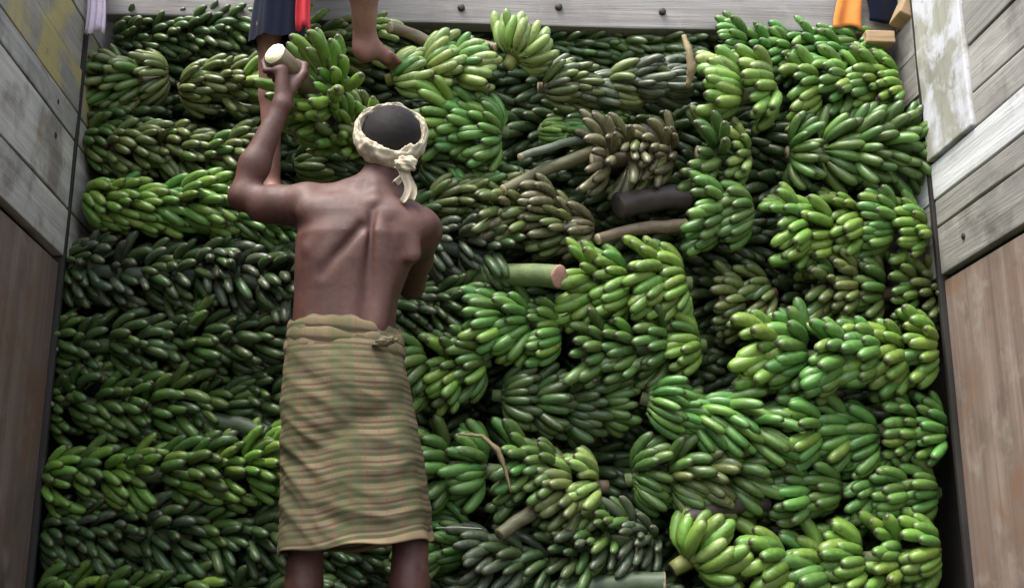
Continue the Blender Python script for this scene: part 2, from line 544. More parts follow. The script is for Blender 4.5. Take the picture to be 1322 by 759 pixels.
for side, X, seams in ((-1, XL, (1.287, 1.438, 1.655, 1.743, 1.892, 2.05, 2.20, TOPZ)),
                       (1, XR, (1.283, 1.442, 1.530, 1.655, 1.757, 1.909, 2.06, 2.20, TOPZ))):
    wall = box("side_wall", (X + side * 0.036 if side > 0 else X - 0.075, Y0, 0.0), (X + 0.075 if side > 0 else X - 0.036, Y1, TOPZ - 0.02), WOOD_DARK, bevel=0)
    under(wall, truck)
    for i in range(len(seams) - 1):
        lo, hi = seams[i] + 0.0035, seams[i + 1] - 0.0035
        if side < 0: mt = WOOD_LY if i in (3, 4) else WOOD_L
        else: mt = WOOD_RW if i == 2 else WOOD_R
        dx = rnd.uniform(-0.002, 0.003)
        y1 = 3.405 + rnd.uniform(-0.006, 0.006)
        x0, x1 = (X - 0.034, X + dx) if side < 0 else (X - dx, X + 0.034)
        if side > 0 and i >= 3:
            pb = box("plank", (x0, Y0, lo), (x1, 3.085, hi), mt, bevel=0.004, wob=0.0026, seed=i, segs=6)
        else:
            pb = box("plank", (x0, Y0, lo), (x1, y1, hi), mt, bevel=0.004, wob=0.0026, seed=i, segs=6)
        under(pb, wall)
        pb2 = box("plank", (x0, y1 + 0.03, lo), (x1, Y1, hi), mt, bevel=0.004, wob=0.0015, seed=i + 40, segs=3)
        under(pb2, wall)
    if side > 0:
        vb = box("plank", (X - 0.012, 3.09, 1.66), (X + 0.034, 3.40, TOPZ), WOOD_RV, bevel=0.005, wob=0.002, seed=77, segs=6, axis=2)
        under(vb, wall)
    # sheet below the planks, set back a little, and the rail shadow line between them
    px0, px1 = (X - 0.034, X - 0.010) if side < 0 else (X + 0.010, X + 0.034)
    lp = box("lower_panel", (px0, Y0, 0.0), (px1, 3.405, 1.268), PANEL, bevel=0.003)
    under(lp, truck)
    post = box("post", (X - 0.034 if side < 0 else X - 0.004, 3.412, 0.0), (X + 0.004 if side < 0 else X + 0.034, 3.432, TOPZ), WOOD_DARK, bevel=0.003)
    under(post, truck)
    # iron bolts near the plank ends
    for zc in ((1.60, 1.70) if side < 0 else (1.36,)):
        bl = bmesh.new()
        bmesh.ops.create_uvsphere(bl, u_segments=10, v_segments=6, radius=0.011)
        for v in bl.verts: v.co.x *= 0.45
        me = bpy.data.meshes.new("bolt_or_knot"); bl.to_mesh(me); bl.free(); me.materials.append(STEEL)
        o = bpy.data.objects.new("bolt_or_knot", me); col.objects.link(o)
        o.location = (X + (0.001 if side < 0 else -0.001), 3.22 + rnd.uniform(-0.02, 0.02), zc)
        under(o, wall)

bz0 = P(661, 32, 3.56).z
beam = box("cross_beam", (XL + 0.004, 3.56, bz0), (XR - 0.004, 3.62, bz0 + 0.22), WOOD_BEAM, bevel=0.006, wob=0.002, seed=5, segs=9, axis=0)
beam.rotation_euler = (0, -0.012, 0)
under(beam, truck)
for px, py in ((585, 9), (711, 8), (845, 14)):  # dark knots of the beam wood, shaped as small raised discs
    p = P(px, py, 3.556)
    V, Fc = tube([p + Vector((0, 0.006, 0)), p + Vector((0, -0.004, 0)), p + Vector((0, -0.007, 0))], [0.013, 0.012, 0.006], 10)
    o = mesh_obj("bolt_or_knot", V, Fc, STEEL)
    under(o, beam)
    o.rotation_euler = (0, 0.012, 0)
p = P(1137, 42, 3.5)
o = box("wood_block", (p.x - 0.05, 3.50, p.z - 0.035), (p.x + 0.05, 3.60, p.z + 0.008), WOOD_TAN, bevel=0.004); under(o, truck)
p = P(1180, 0, 3.45)
o = box("bracket", (p.x - 0.02, 3.44, p.z - 0.075), (p.x + 0.05, 3.54, p.z + 0.12), WOOD_TAN, bevel=0.006); o.rotation_euler = (0, 0.45, 0); under(o, truck)
o = box("bed_floor", (XL - 0.075, Y0 - 0.05, -0.06), (XR + 0.075, Y1, -0.004), WOOD_DARK, bevel=0.003); under(o, truck)
o = box("front_wall", (XL - 0.075, Y1 + 0.002, 0.0), (XR + 0.075, Y1 + 0.05, TOPZ), WOOD_DARK, bevel=0.003); under(o, truck)
for x in (-0.35, 0.87):
    o = box("chassis_rail", (x - 0.05, Y0, -0.28), (x + 0.05, Y1, -0.062), STEEL, bevel=0.004); under(o, truck)
for x in (XL + 0.12, XR - 0.12):
    for y in (2.1, 4.6):
        prof = [(0.12, 0.25), (0.13, 0.40), (0.10, 0.48), (0, 0.50), (-0.10, 0.48), (-0.13, 0.40), (-0.12, 0.25)]
        V, Fc = [], []
        n = 28
        for k in range(n):
            a = 2 * math.pi * k / n
            for (w, r) in prof: V.append((w, r * math.cos(a), r * math.sin(a)))
        m_ = len(prof)
        for k in range(n):
            for j in range(m_):
                Fc.append((k * m_ + j, k * m_ + (j + 1) % m_, ((k + 1) % n) * m_ + (j + 1) % m_, ((k + 1) % n) * m_ + j))
        o = mesh_obj("wheel", V, Fc, RUBBER); o.location = (x, y, GZ + 0.5); under(o, truck)
        V, Fc = tube([(-0.10, 0, 0), (-0.04, 0, 0), (0.04, 0, 0), (0.10, 0, 0)], [0.25, 0.24, 0.24, 0.25], 24)
        h = mesh_obj("rim", V, Fc, STEEL, parent=o)
    o = box("axle", (0.26 - 1.3, 2.05, GZ + 0.45), (0.26 + 1.3, 2.15, GZ + 0.55), STEEL, bevel=0.004)
    if x > 0: o.location.y = 4.6
    o.location.x = 0.26
    under(o, truck)
    o2 = box("spring", (x * 0.55, (2.0 if x < 0 else 4.5), GZ + 0.552), (x * 0.55 + 0.06, (2.2 if x < 0 else 4.7), -0.285), STEEL, bevel=0.003); under(o2, truck)


# hanging cloths on the frame
def cloth_strip(name, pts_top, length, width, mat, seed, thick=0.006, nx=14, ny=18, fold=0.012, nf=3.0, parent=None):
    """A rag hanging from a point: wrinkled two-sided sheet."""
    r = random.Random(seed)
    ph = [r.uniform(0, 6.28) for _ in range(4)]
    V, Fc = [], []
    for s in (0, 1):
        for j in range(ny + 1):
            for i in range(nx + 1):
                u, v = i / nx - 0.5, j / ny
                w = width * (1 - 0.18 * math.sin(v * 2.2 + ph[0]))
                x = u * w + 0.01 * math.sin(v * 5 + ph[1])
                y = fold * math.sin(u * nf * 6.28 + ph[2] + v * 1.2) * (0.35 + v) + (s - 0.5) * thick
                z = -v * (length + min(0.07 * length, 0.008) * math.sin(u * 7 + ph[3]))
                V.append(Vector(pts_top) + Vector((x, y, z)))
    n = (nx + 1) * (ny + 1)
    for j in range(ny):
        for i in range(nx):
            a = j * (nx + 1) + i
            Fc.append((a, a + 1, a + nx + 2, a + nx + 1))
            Fc.append((n + a, n + a + nx + 1, n + a + nx + 2, n + a + 1))
    rim = [i for i in range(nx + 1)] + [(j + 1) * (nx + 1) + nx for j in range(ny)] + \
          [ny * (nx + 1) + nx - 1 - i for i in range(nx)] + [(ny - 1 - j) * (nx + 1) for j in range(ny - 1)]
    for k in range(len(rim)):
        a, b_ = rim[k], rim[(k + 1) % len(rim)]
        Fc.append((a, a + n, b_ + n, b_))
    return mesh_obj(name, V, Fc, mat, parent=parent)


p = P(119, 42, 3.36)
o = cloth_strip("hanging_cloth", (p.x - 0.002, 3.36, p.z + 0.40), 0.40, 0.055, LILAC, 3, fold=0.005)
tag(o, "pale lilac cloth hanging over the far end of the left plank wall", "cloth")
p = P(1098, 36, 3.53)
o = cloth_strip("draped_cloth", (p.x, 3.535, p.z + 0.24), 0.236, 0.095, ORANGE, 8, fold=0.006, nf=1.4)
tag(o, "orange cloth hung over the right end of the grey cross beam", "cloth")
p = P(1145, 30, 3.53)
o = cloth_strip("draped_cloth", (p.x, 3.53, p.z + 0.24), 0.236, 0.115, NAVY, 11, fold=0.006, nf=1.3)
tag(o, "dark navy cloth hung on the cross beam beside the orange cloth", "cloth")

# ------------------------------------------------------------------ bananas
def banana_mesh(kappa, girth, length=0.15, sides=10, rings=10, seed=0):
    """Finger starting at the origin along +Z and bending towards +X by kappa."""
    r = random.Random(seed)
    V, Fc, A = [], [], []
    ss = np.array([0.0, 0.07, 0.14, 0.22, 0.36, 0.54, 0.72, 0.85, 0.93, 0.975, 1.0])
    rr = np.array([0.38, 0.34, 0.46, 0.76, 0.97, 1.00, 0.99, 0.90, 0.70, 0.45, 0.25])
    pos = Vector((0, 0, 0))
    last = 0.0
    for s, q in zip(ss, rr):
        sub = 4
        for k in range(sub):
            sm = last + (s - last) * (k + 0.5) / sub
            th = kappa * (sm ** 1.1)
            pos = pos + Vector((math.sin(th), 0, math.cos(th))) * (length * (s - last) / sub)
        last = s
        th = kappa * (s ** 1.1)
        nx_ = Vector((math.cos(th), 0, -math.sin(th)))
        ny_ = Vector((0, 1, 0))
        for k in range(sides):
            an = 2 * math.pi * k / sides + 0.3
            rad = girth * 0.5 * q * (1 + 0.085 * math.cos(5 * an + seed) * (1 if 0.1 < s < 0.93 else 0))
            V.append(pos + (nx_ * math.cos(an) + ny_ * math.sin(an)) * rad)
            A.append(s)
    m_ = len(ss)
    for i in range(m_ - 1):
        for k in range(sides):
            k2 = (k + 1) % sides
            Fc.append((i * sides + k, i * sides + k2, (i + 1) * sides + k2, (i + 1) * sides + k))
    Fc.append(tuple((m_ - 1) * sides + k for k in range(sides)))
    Fc.append(tuple(range(sides - 1, -1, -1)))
    return V, Fc, A


GEO = {}
for gname, gv in (('slim', 0.0335), ('plump', 0.0385), ('fat', 0.0440)):
    for ki, kd in enumerate((40, 58, 78)):
        GEO[(gname, ki)] = (banana_mesh(math.radians(kd), gv, seed=ki), math.radians(kd))
BMESH = {}


def banana_data(gname, ki, colour):
    key = (gname, ki, colour)
    if key not in BMESH:
        (V, Fc, A), _k = GEO[(gname, ki)]
        me = bpy.data.meshes.new("banana")
        me.from_pydata([tuple(v) for v in V], [], Fc)
        me.materials.append(BAN[colour])
        me.polygons.foreach_set('use_smooth', [True] * len(me.polygons))
        at = me.attributes.new("along", 'FLOAT', 'POINT')
        at.data.foreach_set('value', [float(a) for a in A])
        me.update()
        BMESH[key] = me
    return BMESH[key]


def cushion_mesh(span, r, mat):
    """The woody crown a hand of bananas grows from: part of a ring round the stalk (X axis)."""
    path, rad = [], []
    k = 13
    for i in range(k):
        a = -span + 2 * span * i / (k - 1)
        path.append(Vector((0, -r * math.cos(a), r * math.sin(a))))
        rad.append(0.017 * (0.55 + 0.45 * math.sin(math.pi * (i + 0.5) / k)))
    V, Fc = tube(path, rad, 7, squash=(1.0, 1.0))
    me = bpy.data.meshes.new("banana_hand")
    me.from_pydata([tuple(v) for v in V], [], Fc)
    me.materials.append(mat)
    me.polygons.foreach_set('use_smooth', [True] * len(me.polygons))
    return me


CUSH = {}
STALK_OF = {'bright': 'green', 'fresh': 'green', 'pale': 'yellow', 'mid': 'green', 'olive': 'brown', 'dark': 'green', 'grey': 'grey', 'dusky': 'brown'}


def fingers(rg, nfing, span, lean, droop, gname, r0, tight):
    """Local matrices of the fingers of one hand in the hand's frame (X = stalk, front = -Y)."""
    out = []
    for row in (0, 1):
        for j in range(nfing):
            ph = -span + 2 * span * (j + 0.5 * row + 0.25) / nfing + rg.gauss(0, 0.05)
            rad = Vector((0, -math.cos(ph), math.sin(ph)))
            tan = Vector((0, math.sin(ph), math.cos(ph)))      # towards rising ph
            tw = droop * math.cos(ph) + rg.gauss(0, 0.07)
            ax = Vector((1, 0, 0))
            lean_dir = (ax * math.cos(tw) - tan * math.sin(tw)).normalized()
            ki = rg.randrange(3)
            th0 = lean - 0.42 + tight * abs(math.sin(ph)) + (0.20 if row else -0.06) + rg.gauss(0, 0.055)
            d0 = (rad * math.cos(th0) + lean_dir * math.sin(th0)).normalized()
            x0 = (-rad * math.sin(th0) + lean_dir * math.cos(th0)).normalized()
            y0 = d0.cross(x0)
            base = rad * r0 + ax * (-0.010 + 0.022 * row) + rad * 0.004 * row
            M = Matrix((x0, y0, d0)).transposed().to_4x4()
            spin = Matrix.Rotation(rg.gauss(0, 0.12), 4, 'Z')
            sc = rg.uniform(0.84, 1.10) * (1.0 if row else 0.97)
            M = Matrix.Translation(base) @ M @ spin @ Matrix.Diagonal((sc, sc, sc * rg.uniform(0.95, 1.06), 1))
            out.append((ki, M))
    return out


def make_bunch(loc, ax_ang, pitch, roll, length, colour, gname, label, lean=0.75, droop=0.3, size=1.0, span=1.85,
               tight=0.35, nf=8, spacing=0.078, stalk=None, tail=0.05, head=0.05, cut=None, seed=0, colour2=None, group=None, mat=None, stalk_r=0.030):
    rg = random.Random(seed * 131 + 5)
    if mat is None:
        axis = Vector((math.cos(ax_ang) * math.cos(pitch), -math.sin(pitch), math.sin(ax_ang) * math.cos(pitch)))
        front = Vector((0, -1, 0))
        front = (front - axis * front.dot(axis))
        if front.length < 0.2: front = Vector((0, 0, 1)) - axis * axis.z
        front.normalize()
        yv = -front
        zv = axis.cross(yv)
        mat = Matrix((axis, yv, zv)).transposed().to_4x4()
        mat = Matrix.Translation(loc) @ mat @ Matrix.Rotation(roll, 4, 'X') @ Matrix.Scale(size, 4)
    root = empty("banana_bunch", mat=mat)
    tag(root, label, "banana bunch", group)
    sk = STALK[stalk or STALK_OF[colour]]
    L = length / size
    n = 9
    path, rad = [], []
    for i in range(n):
        t = i / (n - 1)
        x = -L / 2 - tail / size + t * (L + (tail + head) / size)
        path.append(Vector((x, 0.006 * math.sin(t * 5 + seed), 0.006 * math.cos(t * 4 + seed))))
        rad.append(stalk_r * (0.72 + 0.28 * t))
    V, Fc = tube(path, rad, 12, jitter=0.035, rr=rg)
    st = mesh_obj("stalk", V, Fc, [sk, cut or CUT_TAN], parent=root, mat_idx=[0] * (len(Fc) - 2) + [1, 1])
    nh = max(1, int(round(L / spacing)))
    for h in range(nh):
        a = -L / 2 + (h + 0.5) * L / nh + rg.gauss(0, 0.006)
        sc_h = 0.86 + 0.14 * ((h + 0.5) / nh)
        key = (STALK_OF[colour], round(span, 2))
        if key not in CUSH: CUSH[key] = cushion_mesh(span, 0.034, STALK[STALK_OF[colour]])
        ho = bpy.data.objects.new("banana_hand", CUSH[key])
        col.objects.link(ho)
        ho.parent = root
        hm = Matrix.Translation((a, rg.gauss(-0.004, 0.010), rg.gauss(0, 0.012))) @ Matrix.Rotation(rg.gauss(0, 0.25), 4, 'X') @ Matrix.Rotation(rg.gauss(0, 0.09), 4, 'Z') @ Matrix.Rotation(rg.gauss(0, 0.09), 4, 'Y') @ Matrix.Scale(sc_h, 4)
        ho.matrix_local = hm
        hl, hd = lean + rg.gauss(0, 0.10), droop + rg.gauss(0, 0.14)
        cc = colour2 if (colour2 and rg.random() < 0.3) else colour
        for ki, M in fingers(rg, nf, span, hl, hd, gname, 0.040, tight):
            c3 = cc
            if colour2 and rg.random() < 0.12: c3 = colour2 if cc == colour else colour
            bo = bpy.data.objects.new("banana", banana_data(gname, ki, c3))
            col.objects.link(bo)
            bo.parent = ho
            bo.matrix_local = M
    return root


WY = 3.545        # depth of the bunches' stalks in the front of the load
K = 3.42 / F_PX   # metres per photo pixel at the face of the load
D = math.radians
# (px, py, length px, image angle, pitch, colour, second colour, girth, lean, droop, size, dY, label)
BUNCHES = [
 # ---- left side, rows from the top down
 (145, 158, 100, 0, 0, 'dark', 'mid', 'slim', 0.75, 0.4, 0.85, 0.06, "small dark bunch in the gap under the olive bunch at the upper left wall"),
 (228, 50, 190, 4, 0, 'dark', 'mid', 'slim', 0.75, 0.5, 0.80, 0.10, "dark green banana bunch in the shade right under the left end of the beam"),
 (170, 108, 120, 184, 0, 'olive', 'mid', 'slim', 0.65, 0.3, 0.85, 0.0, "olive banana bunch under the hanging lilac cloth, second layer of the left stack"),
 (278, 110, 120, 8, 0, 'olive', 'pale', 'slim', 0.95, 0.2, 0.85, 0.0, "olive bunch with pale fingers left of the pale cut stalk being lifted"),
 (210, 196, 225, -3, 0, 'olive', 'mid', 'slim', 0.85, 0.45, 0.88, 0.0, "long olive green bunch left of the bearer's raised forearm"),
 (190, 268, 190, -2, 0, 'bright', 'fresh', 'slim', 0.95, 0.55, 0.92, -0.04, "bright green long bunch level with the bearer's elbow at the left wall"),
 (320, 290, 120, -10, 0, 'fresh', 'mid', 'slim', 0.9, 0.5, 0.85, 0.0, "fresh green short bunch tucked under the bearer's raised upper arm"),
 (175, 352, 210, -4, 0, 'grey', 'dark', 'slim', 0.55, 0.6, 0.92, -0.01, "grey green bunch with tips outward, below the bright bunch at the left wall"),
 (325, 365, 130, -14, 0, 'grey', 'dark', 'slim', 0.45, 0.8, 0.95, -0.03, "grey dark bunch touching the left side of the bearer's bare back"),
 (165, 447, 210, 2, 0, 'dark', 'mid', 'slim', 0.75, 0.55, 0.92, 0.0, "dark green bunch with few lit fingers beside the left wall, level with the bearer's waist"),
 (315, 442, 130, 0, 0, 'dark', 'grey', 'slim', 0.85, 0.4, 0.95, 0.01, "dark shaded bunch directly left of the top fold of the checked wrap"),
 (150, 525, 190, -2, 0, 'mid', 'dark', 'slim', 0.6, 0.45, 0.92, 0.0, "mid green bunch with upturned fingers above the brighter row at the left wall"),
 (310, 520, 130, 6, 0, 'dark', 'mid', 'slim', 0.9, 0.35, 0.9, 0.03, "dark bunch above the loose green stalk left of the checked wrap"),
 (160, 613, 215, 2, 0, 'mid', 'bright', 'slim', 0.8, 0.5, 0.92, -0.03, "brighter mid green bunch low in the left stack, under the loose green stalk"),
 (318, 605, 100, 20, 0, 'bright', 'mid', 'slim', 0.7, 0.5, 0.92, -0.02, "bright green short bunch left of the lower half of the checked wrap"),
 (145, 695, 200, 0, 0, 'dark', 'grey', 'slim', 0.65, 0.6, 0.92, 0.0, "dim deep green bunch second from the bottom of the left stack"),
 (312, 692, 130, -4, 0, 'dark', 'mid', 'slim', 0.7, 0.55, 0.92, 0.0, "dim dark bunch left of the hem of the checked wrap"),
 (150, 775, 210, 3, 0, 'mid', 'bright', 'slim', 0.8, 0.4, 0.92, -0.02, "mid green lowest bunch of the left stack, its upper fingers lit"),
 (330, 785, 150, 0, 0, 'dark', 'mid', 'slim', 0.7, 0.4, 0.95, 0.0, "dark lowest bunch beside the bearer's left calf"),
 # ---- behind the bearer
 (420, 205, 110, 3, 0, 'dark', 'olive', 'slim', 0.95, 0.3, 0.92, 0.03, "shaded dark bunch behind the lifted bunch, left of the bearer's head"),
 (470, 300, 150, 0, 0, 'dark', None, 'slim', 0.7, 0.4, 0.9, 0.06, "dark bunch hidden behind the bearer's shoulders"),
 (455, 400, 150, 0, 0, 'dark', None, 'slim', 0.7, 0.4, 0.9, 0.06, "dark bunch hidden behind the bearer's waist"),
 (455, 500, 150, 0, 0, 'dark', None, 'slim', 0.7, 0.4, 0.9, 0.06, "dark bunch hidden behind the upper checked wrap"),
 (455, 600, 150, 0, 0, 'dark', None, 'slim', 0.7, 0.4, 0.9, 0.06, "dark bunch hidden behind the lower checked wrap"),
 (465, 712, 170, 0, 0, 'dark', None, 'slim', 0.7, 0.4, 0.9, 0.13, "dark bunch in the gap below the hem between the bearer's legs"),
 # ---- middle, from the top down
 (430, 60, 120, 0, 0, 'olive', 'pale', 'slim', 0.6, 0.3, 0.8, 0.06, "olive bunch under the beam between the navy cloth and the bare foot"),
 (552, 92, 140, 14, 0, 'pale', 'fresh', 'plump', 0.95, -0.35, 0.90, -0.08, "pale green bunch fanning out right beside the bare foot on the load"),
 (662, 72, 60, 62, 0, 'pale', 'bright', 'plump', 0.70, -0.3, 0.90, -0.10, "small pale green bunch standing up in front of the middle of the beam"),
 (610, 165, 120, 170, 0, 'fresh', 'bright', 'plump', 0.60, 0.5, 0.95, -0.05, "fresh green bunch with tightly curved hands right of the headcloth"),
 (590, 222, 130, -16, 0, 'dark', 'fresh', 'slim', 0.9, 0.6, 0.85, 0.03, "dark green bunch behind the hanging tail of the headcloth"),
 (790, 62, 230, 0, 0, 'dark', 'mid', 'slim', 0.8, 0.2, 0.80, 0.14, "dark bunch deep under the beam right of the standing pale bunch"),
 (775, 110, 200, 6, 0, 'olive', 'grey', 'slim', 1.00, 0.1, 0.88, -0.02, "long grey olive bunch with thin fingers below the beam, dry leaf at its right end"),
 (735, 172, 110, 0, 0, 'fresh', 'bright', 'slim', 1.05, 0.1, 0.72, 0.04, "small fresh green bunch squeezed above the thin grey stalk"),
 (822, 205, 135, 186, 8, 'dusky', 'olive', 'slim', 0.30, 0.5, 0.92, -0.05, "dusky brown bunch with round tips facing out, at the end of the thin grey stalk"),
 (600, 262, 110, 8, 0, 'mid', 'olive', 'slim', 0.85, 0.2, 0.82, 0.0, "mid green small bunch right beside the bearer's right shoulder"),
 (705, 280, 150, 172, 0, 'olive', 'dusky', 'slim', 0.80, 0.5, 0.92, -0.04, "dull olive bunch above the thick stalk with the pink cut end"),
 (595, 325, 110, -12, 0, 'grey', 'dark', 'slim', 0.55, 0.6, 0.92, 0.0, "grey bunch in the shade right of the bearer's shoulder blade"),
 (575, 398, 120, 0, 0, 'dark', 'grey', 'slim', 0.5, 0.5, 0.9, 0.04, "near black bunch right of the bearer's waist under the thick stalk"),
 (825, 368, 165, 184, 0, 'bright', 'fresh', 'plump', 0.60, 0.5, 0.98, -0.08, "bright green bunch right of the pink cut stalk end"),
 (680, 420, 115, 176, 0, 'bright', 'fresh', 'plump', 0.75, 0.45, 0.92, -0.04, "bright green bunch just under the thick stalk with the pink cut end"),
 (835, 452, 180, 184, 0, 'mid', 'bright', 'plump', 0.62, 0.55, 0.96, -0.05, "mid green plump bunch between two bright ones, right of centre"),
 (585, 475, 120, 190, 0, 'mid', 'bright', 'plump', 0.62, 0.7, 0.92, -0.02, "mid green loose bunch right of the top fold of the checked wrap"),
 (712, 518, 180, -4, 0, 'dark', 'mid', 'plump', 0.85, -0.1, 0.88, 0.0, "deep bluish green bunch under the plump bunches in the centre right"),
 (900, 535, 175, -14, 0, 'fresh', 'bright', 'slim', 0.90, 0.4, 1.0, -0.06, "vivid fresh green bunch sloping down right of the deep bluish green one"),
 (645, 612, 190, 176, 0, 'mid', 'fresh', 'plump', 0.65, 0.7, 0.98, -0.02, "mid green bunch with the dry leaf strip hanging over it"),
 (755, 632, 80, 186, 0, 'olive', 'pale', 'plump', 0.62, 0.7, 0.92, -0.05, "olive yellowish bunch of one or two hands above the olive loose stalk"),
 (880, 615, 170, 2, 0, 'mid', 'olive', 'plump', 0.70, 0.65, 0.96, -0.03, "mid green bunch below the vivid sloping one, left of the big right stack"),
 (585, 705, 80, 180, 0, 'fresh', 'mid', 'slim', 0.95, 0.3, 0.95, 0.0, "fresh green fringe of a bunch beside the right corner of the wrap's hem"),
 (685, 725, 150, 178, 0, 'dark', 'grey', 'slim', 0.75, 0.7, 0.95, -0.01, "deep green shaded bunch under the olive loose stalk at the bottom"),
 (795, 700, 120, 186, 8, 'mid', 'grey', 'slim', 0.35, 0.6, 0.9, -0.02, "mid green bunch with round tips above the thick stalk at the bottom edge"),
 (886, 722, 60, 40, 0, 'pale', 'bright', 'fat', 0.62, 0.1, 1.05, -0.08, "pale green bunch of very large fingers at the bottom edge right of the thick stalk"),
 (800, 800, 240, 0, 0, 'dark', 'mid', 'slim', 0.7, 0.4, 0.95, 0.03, "dark bunch under the thick stalk at the bottom edge"),
 # ---- right side, from the top down
 (1045, 68, 250, 182, 0, 'fresh', 'mid', 'plump', 0.75, 0.3, 0.82, 0.06, "fresh green bunch right under the right end of the beam"),
 (970, 122, 90, 186, 0, 'bright', 'pale', 'fat', 1.0, 0.2, 1.0, -0.08, "bright green bunch of long horizontal fingers below the beam, left of the right stack"),
 (1102, 115, 160, 184, 0, 'fresh', 'bright', 'plump', 0.70, 0.4, 0.92, -0.03, "fresh green bunch second from the top at the right wall"),
 (938, 205, 90, 176, 0, 'mid', 'pale', 'plump', 0.45, 0.5, 0.92, -0.04, "mid green bunch with some pale tips right of the dusky brown bunch"),
 (1100, 198, 210, 2, 0, 'mid', 'fresh', 'plump', 0.50, 0.5, 0.96, -0.05, "mid green bunch of round tips beside the white smeared board of the right wall"),
 (945, 275, 70, 186, 0, 'fresh', 'mid', 'plump', 0.90, 0.4, 0.95, -0.07, "fresh green single hand bunch at the right end of the near-black shade stand-in"),
 (1107, 298, 210, 184, 0, 'bright', 'fresh', 'plump', 0.80, 0.4, 0.97, -0.05, "bright green large bunch fourth from the top at the right wall"),
 (970, 385, 90, 190, 0, 'olive', 'dark', 'plump', 0.62, 0.4, 0.85, 0.03, "dull olive small bunch right of the bright ones, beside a dark gap"),
 (1132, 378, 190, 182, 0, 'olive', 'mid', 'plump', 0.55, 0.4, 0.90, 0.0, "dull olive green long bunch under the bright one at the right wall"),
 (1096, 462, 260, 182, 0, 'bright', 'fresh', 'fat', 0.75, 0.55, 1.02, -0.08, "very bright large bunch at the right wall, level with the bearer's waist"),
 (1131, 558, 215, 183, 0, 'fresh', 'bright', 'plump', 0.80, 0.45, 0.97, -0.05, "fresh green bunch under the very bright large one at the right wall"),
 (1122, 635, 215, 180, 0, 'fresh', 'mid', 'plump', 0.90, 0.4, 0.95, -0.03, "fresh green shaded bunch second from the bottom at the right wall"),
 (1103, 725, 250, 184, 0, 'bright', 'fresh', 'fat', 0.78, 0.4, 1.0, -0.06, "bright green lowest bunch in the corner by the right panel"),
 (1060, 808, 280, 182, 0, 'mid', 'fresh', 'plump', 0.78, 0.4, 0.95, 0.0, "mid green bunch mostly cut off under the bright one at the bottom right"),
]
for i, (px, py, lp, ang, pit, c1, c2, gname, lean, droop, size, dy, label) in enumerate(BUNCHES):
    loc = P(px, py, WY + dy)
    a = D(ang)
    flip = abs(((ang + 180) % 360) - 180) > 90
    L = lp * K
    big = gname != 'slim'
    if big and lean >= 0.5:                      # clear separate hands, their fingers fanned flat along the stalk
        lean, tight = min(lean + 0.35, 1.22), -0.42
    else:
        tight = 0.30
        if px < 400: lean, droop = lean * 0.78, droop * 0.85
    make_bunch(loc, a, D(pit), 0.0, L, c1, gname, label, lean=lean, droop=(-droop if flip else droop) * (0.5 if big else 1), size=size, seed=i + 1, colour2=c2,
               tail=-0.02, head=0.0, tight=tight, group="banana bunches stacked in the truck",
               nf=9 if big else 8, spacing=0.105 if big else 0.082, span=1.75 if big else 1.85)

# the bunch being lifted, hanging from its cut stalk in front of the load
c0, c1_ = P(344, 64, 2.90), P(455, 172, 3.26)
ax = (c0 - c1_).normalized()
fr = Vector((0.25, -1, -0.15)); fr = (fr - ax * fr.dot(ax)).normalized()
yv = -fr
zv = ax.cross(yv)
mid = c0 - ax * 0.34
M = Matrix.Translation(mid) @ Matrix((ax, yv, zv)).transposed().to_4x4() @ Matrix.Scale(0.95, 4)
make_bunch(None, 0, 0, 0, 0.34, 'bright', 'slim', "bright olive green bunch on a pale cut stalk lifted overhead by the bearer", lean=0.80, droop=-0.2, seed=301,
           colour2='olive', head=0.16, tail=0.02, cut=CUT_PALE, stalk='brown', mat=M, span=2.7, nf=10, tight=0.0, spacing=0.075, stalk_r=0.033)
LIFT_AX = -ax
LIFT_C0 = c0


# loose stalks
def loose_stalk(a, b, r0, r1, mat, cut, label, both=False, seed=0):
    a, b = Vector(a), Vector(b)
    rg = random.Random(seed)
    n = 9
    bend = Vector((0, 0.014, 0.018))
    root = empty("banana_stalk", a)
    tag(root, label, "banana stalk")
    path = [(a + (b - a) * (i / (n - 1)) + bend * math.sin(i / (n - 1) * math.pi) * rg.uniform(0.6, 1)) - a for i in range(n)]
    V, Fc = tube(path, [r0 + (r1 - r0) * i / (n - 1) for i in range(n)], 18, jitter=0.045, cap=False, rr=rg)
    mesh_obj("stem", V, Fc, mat, parent=root)
    ends = [(path[-1], (path[-1] - path[-2]).normalized(), r1), (path[0], (path[0] - path[1]).normalized(), r0)]
    for (p, d, r) in ends:
        V, Fc = tube([p - d * 0.003, p + d * 0.001, p + d * 0.004], [r * 1.0, r * 0.985, r * 0.86], 16, jitter=0.02, rr=rg)
        mesh_obj("cut_end", V, Fc, cut, parent=root)
    return root


FY = 3.36
loose_stalk(P(600, 362, FY + 0.20), P(722, 357, FY - 0.04), 0.034, 0.036, STALK['green'], CUT_PINK, "thick green stalk with a pinkish cut end right of the bearer's shoulder blade", seed=1)
loose_stalk(P(672, 203, FY + 0.03), P(775, 178, FY + 0.20), 0.012, 0.016, STALK['grey'], CUT_TAN, "thin grey stalk with a pale broken tip running up to the dusky bunch", seed=2)
loose_stalk(P(650, 246, FY + 0.06), P(775, 195, FY + 0.16), 0.018, 0.024, STALK['olive'], CUT_TAN, "thicker olive stalk lying just below the thin grey one", seed=3)
loose_stalk(P(798, 266, FY + 0.10), P(890, 255, FY + 0.14), 0.042, 0.040, STALK['dark'], STALK['dark'], "near-black stalk shape standing in for a shaded dark spot under the dusky brown bunch", seed=4)  # near-black tube put in place of a dark shaded spot in the load
loose_stalk(P(772, 309, FY + 0.08), P(885, 292, FY + 0.13), 0.018, 0.024, STALK['brown'], CUT_TAN, "purplish brown stalk lying under the near-black shade stand-in", seed=5)
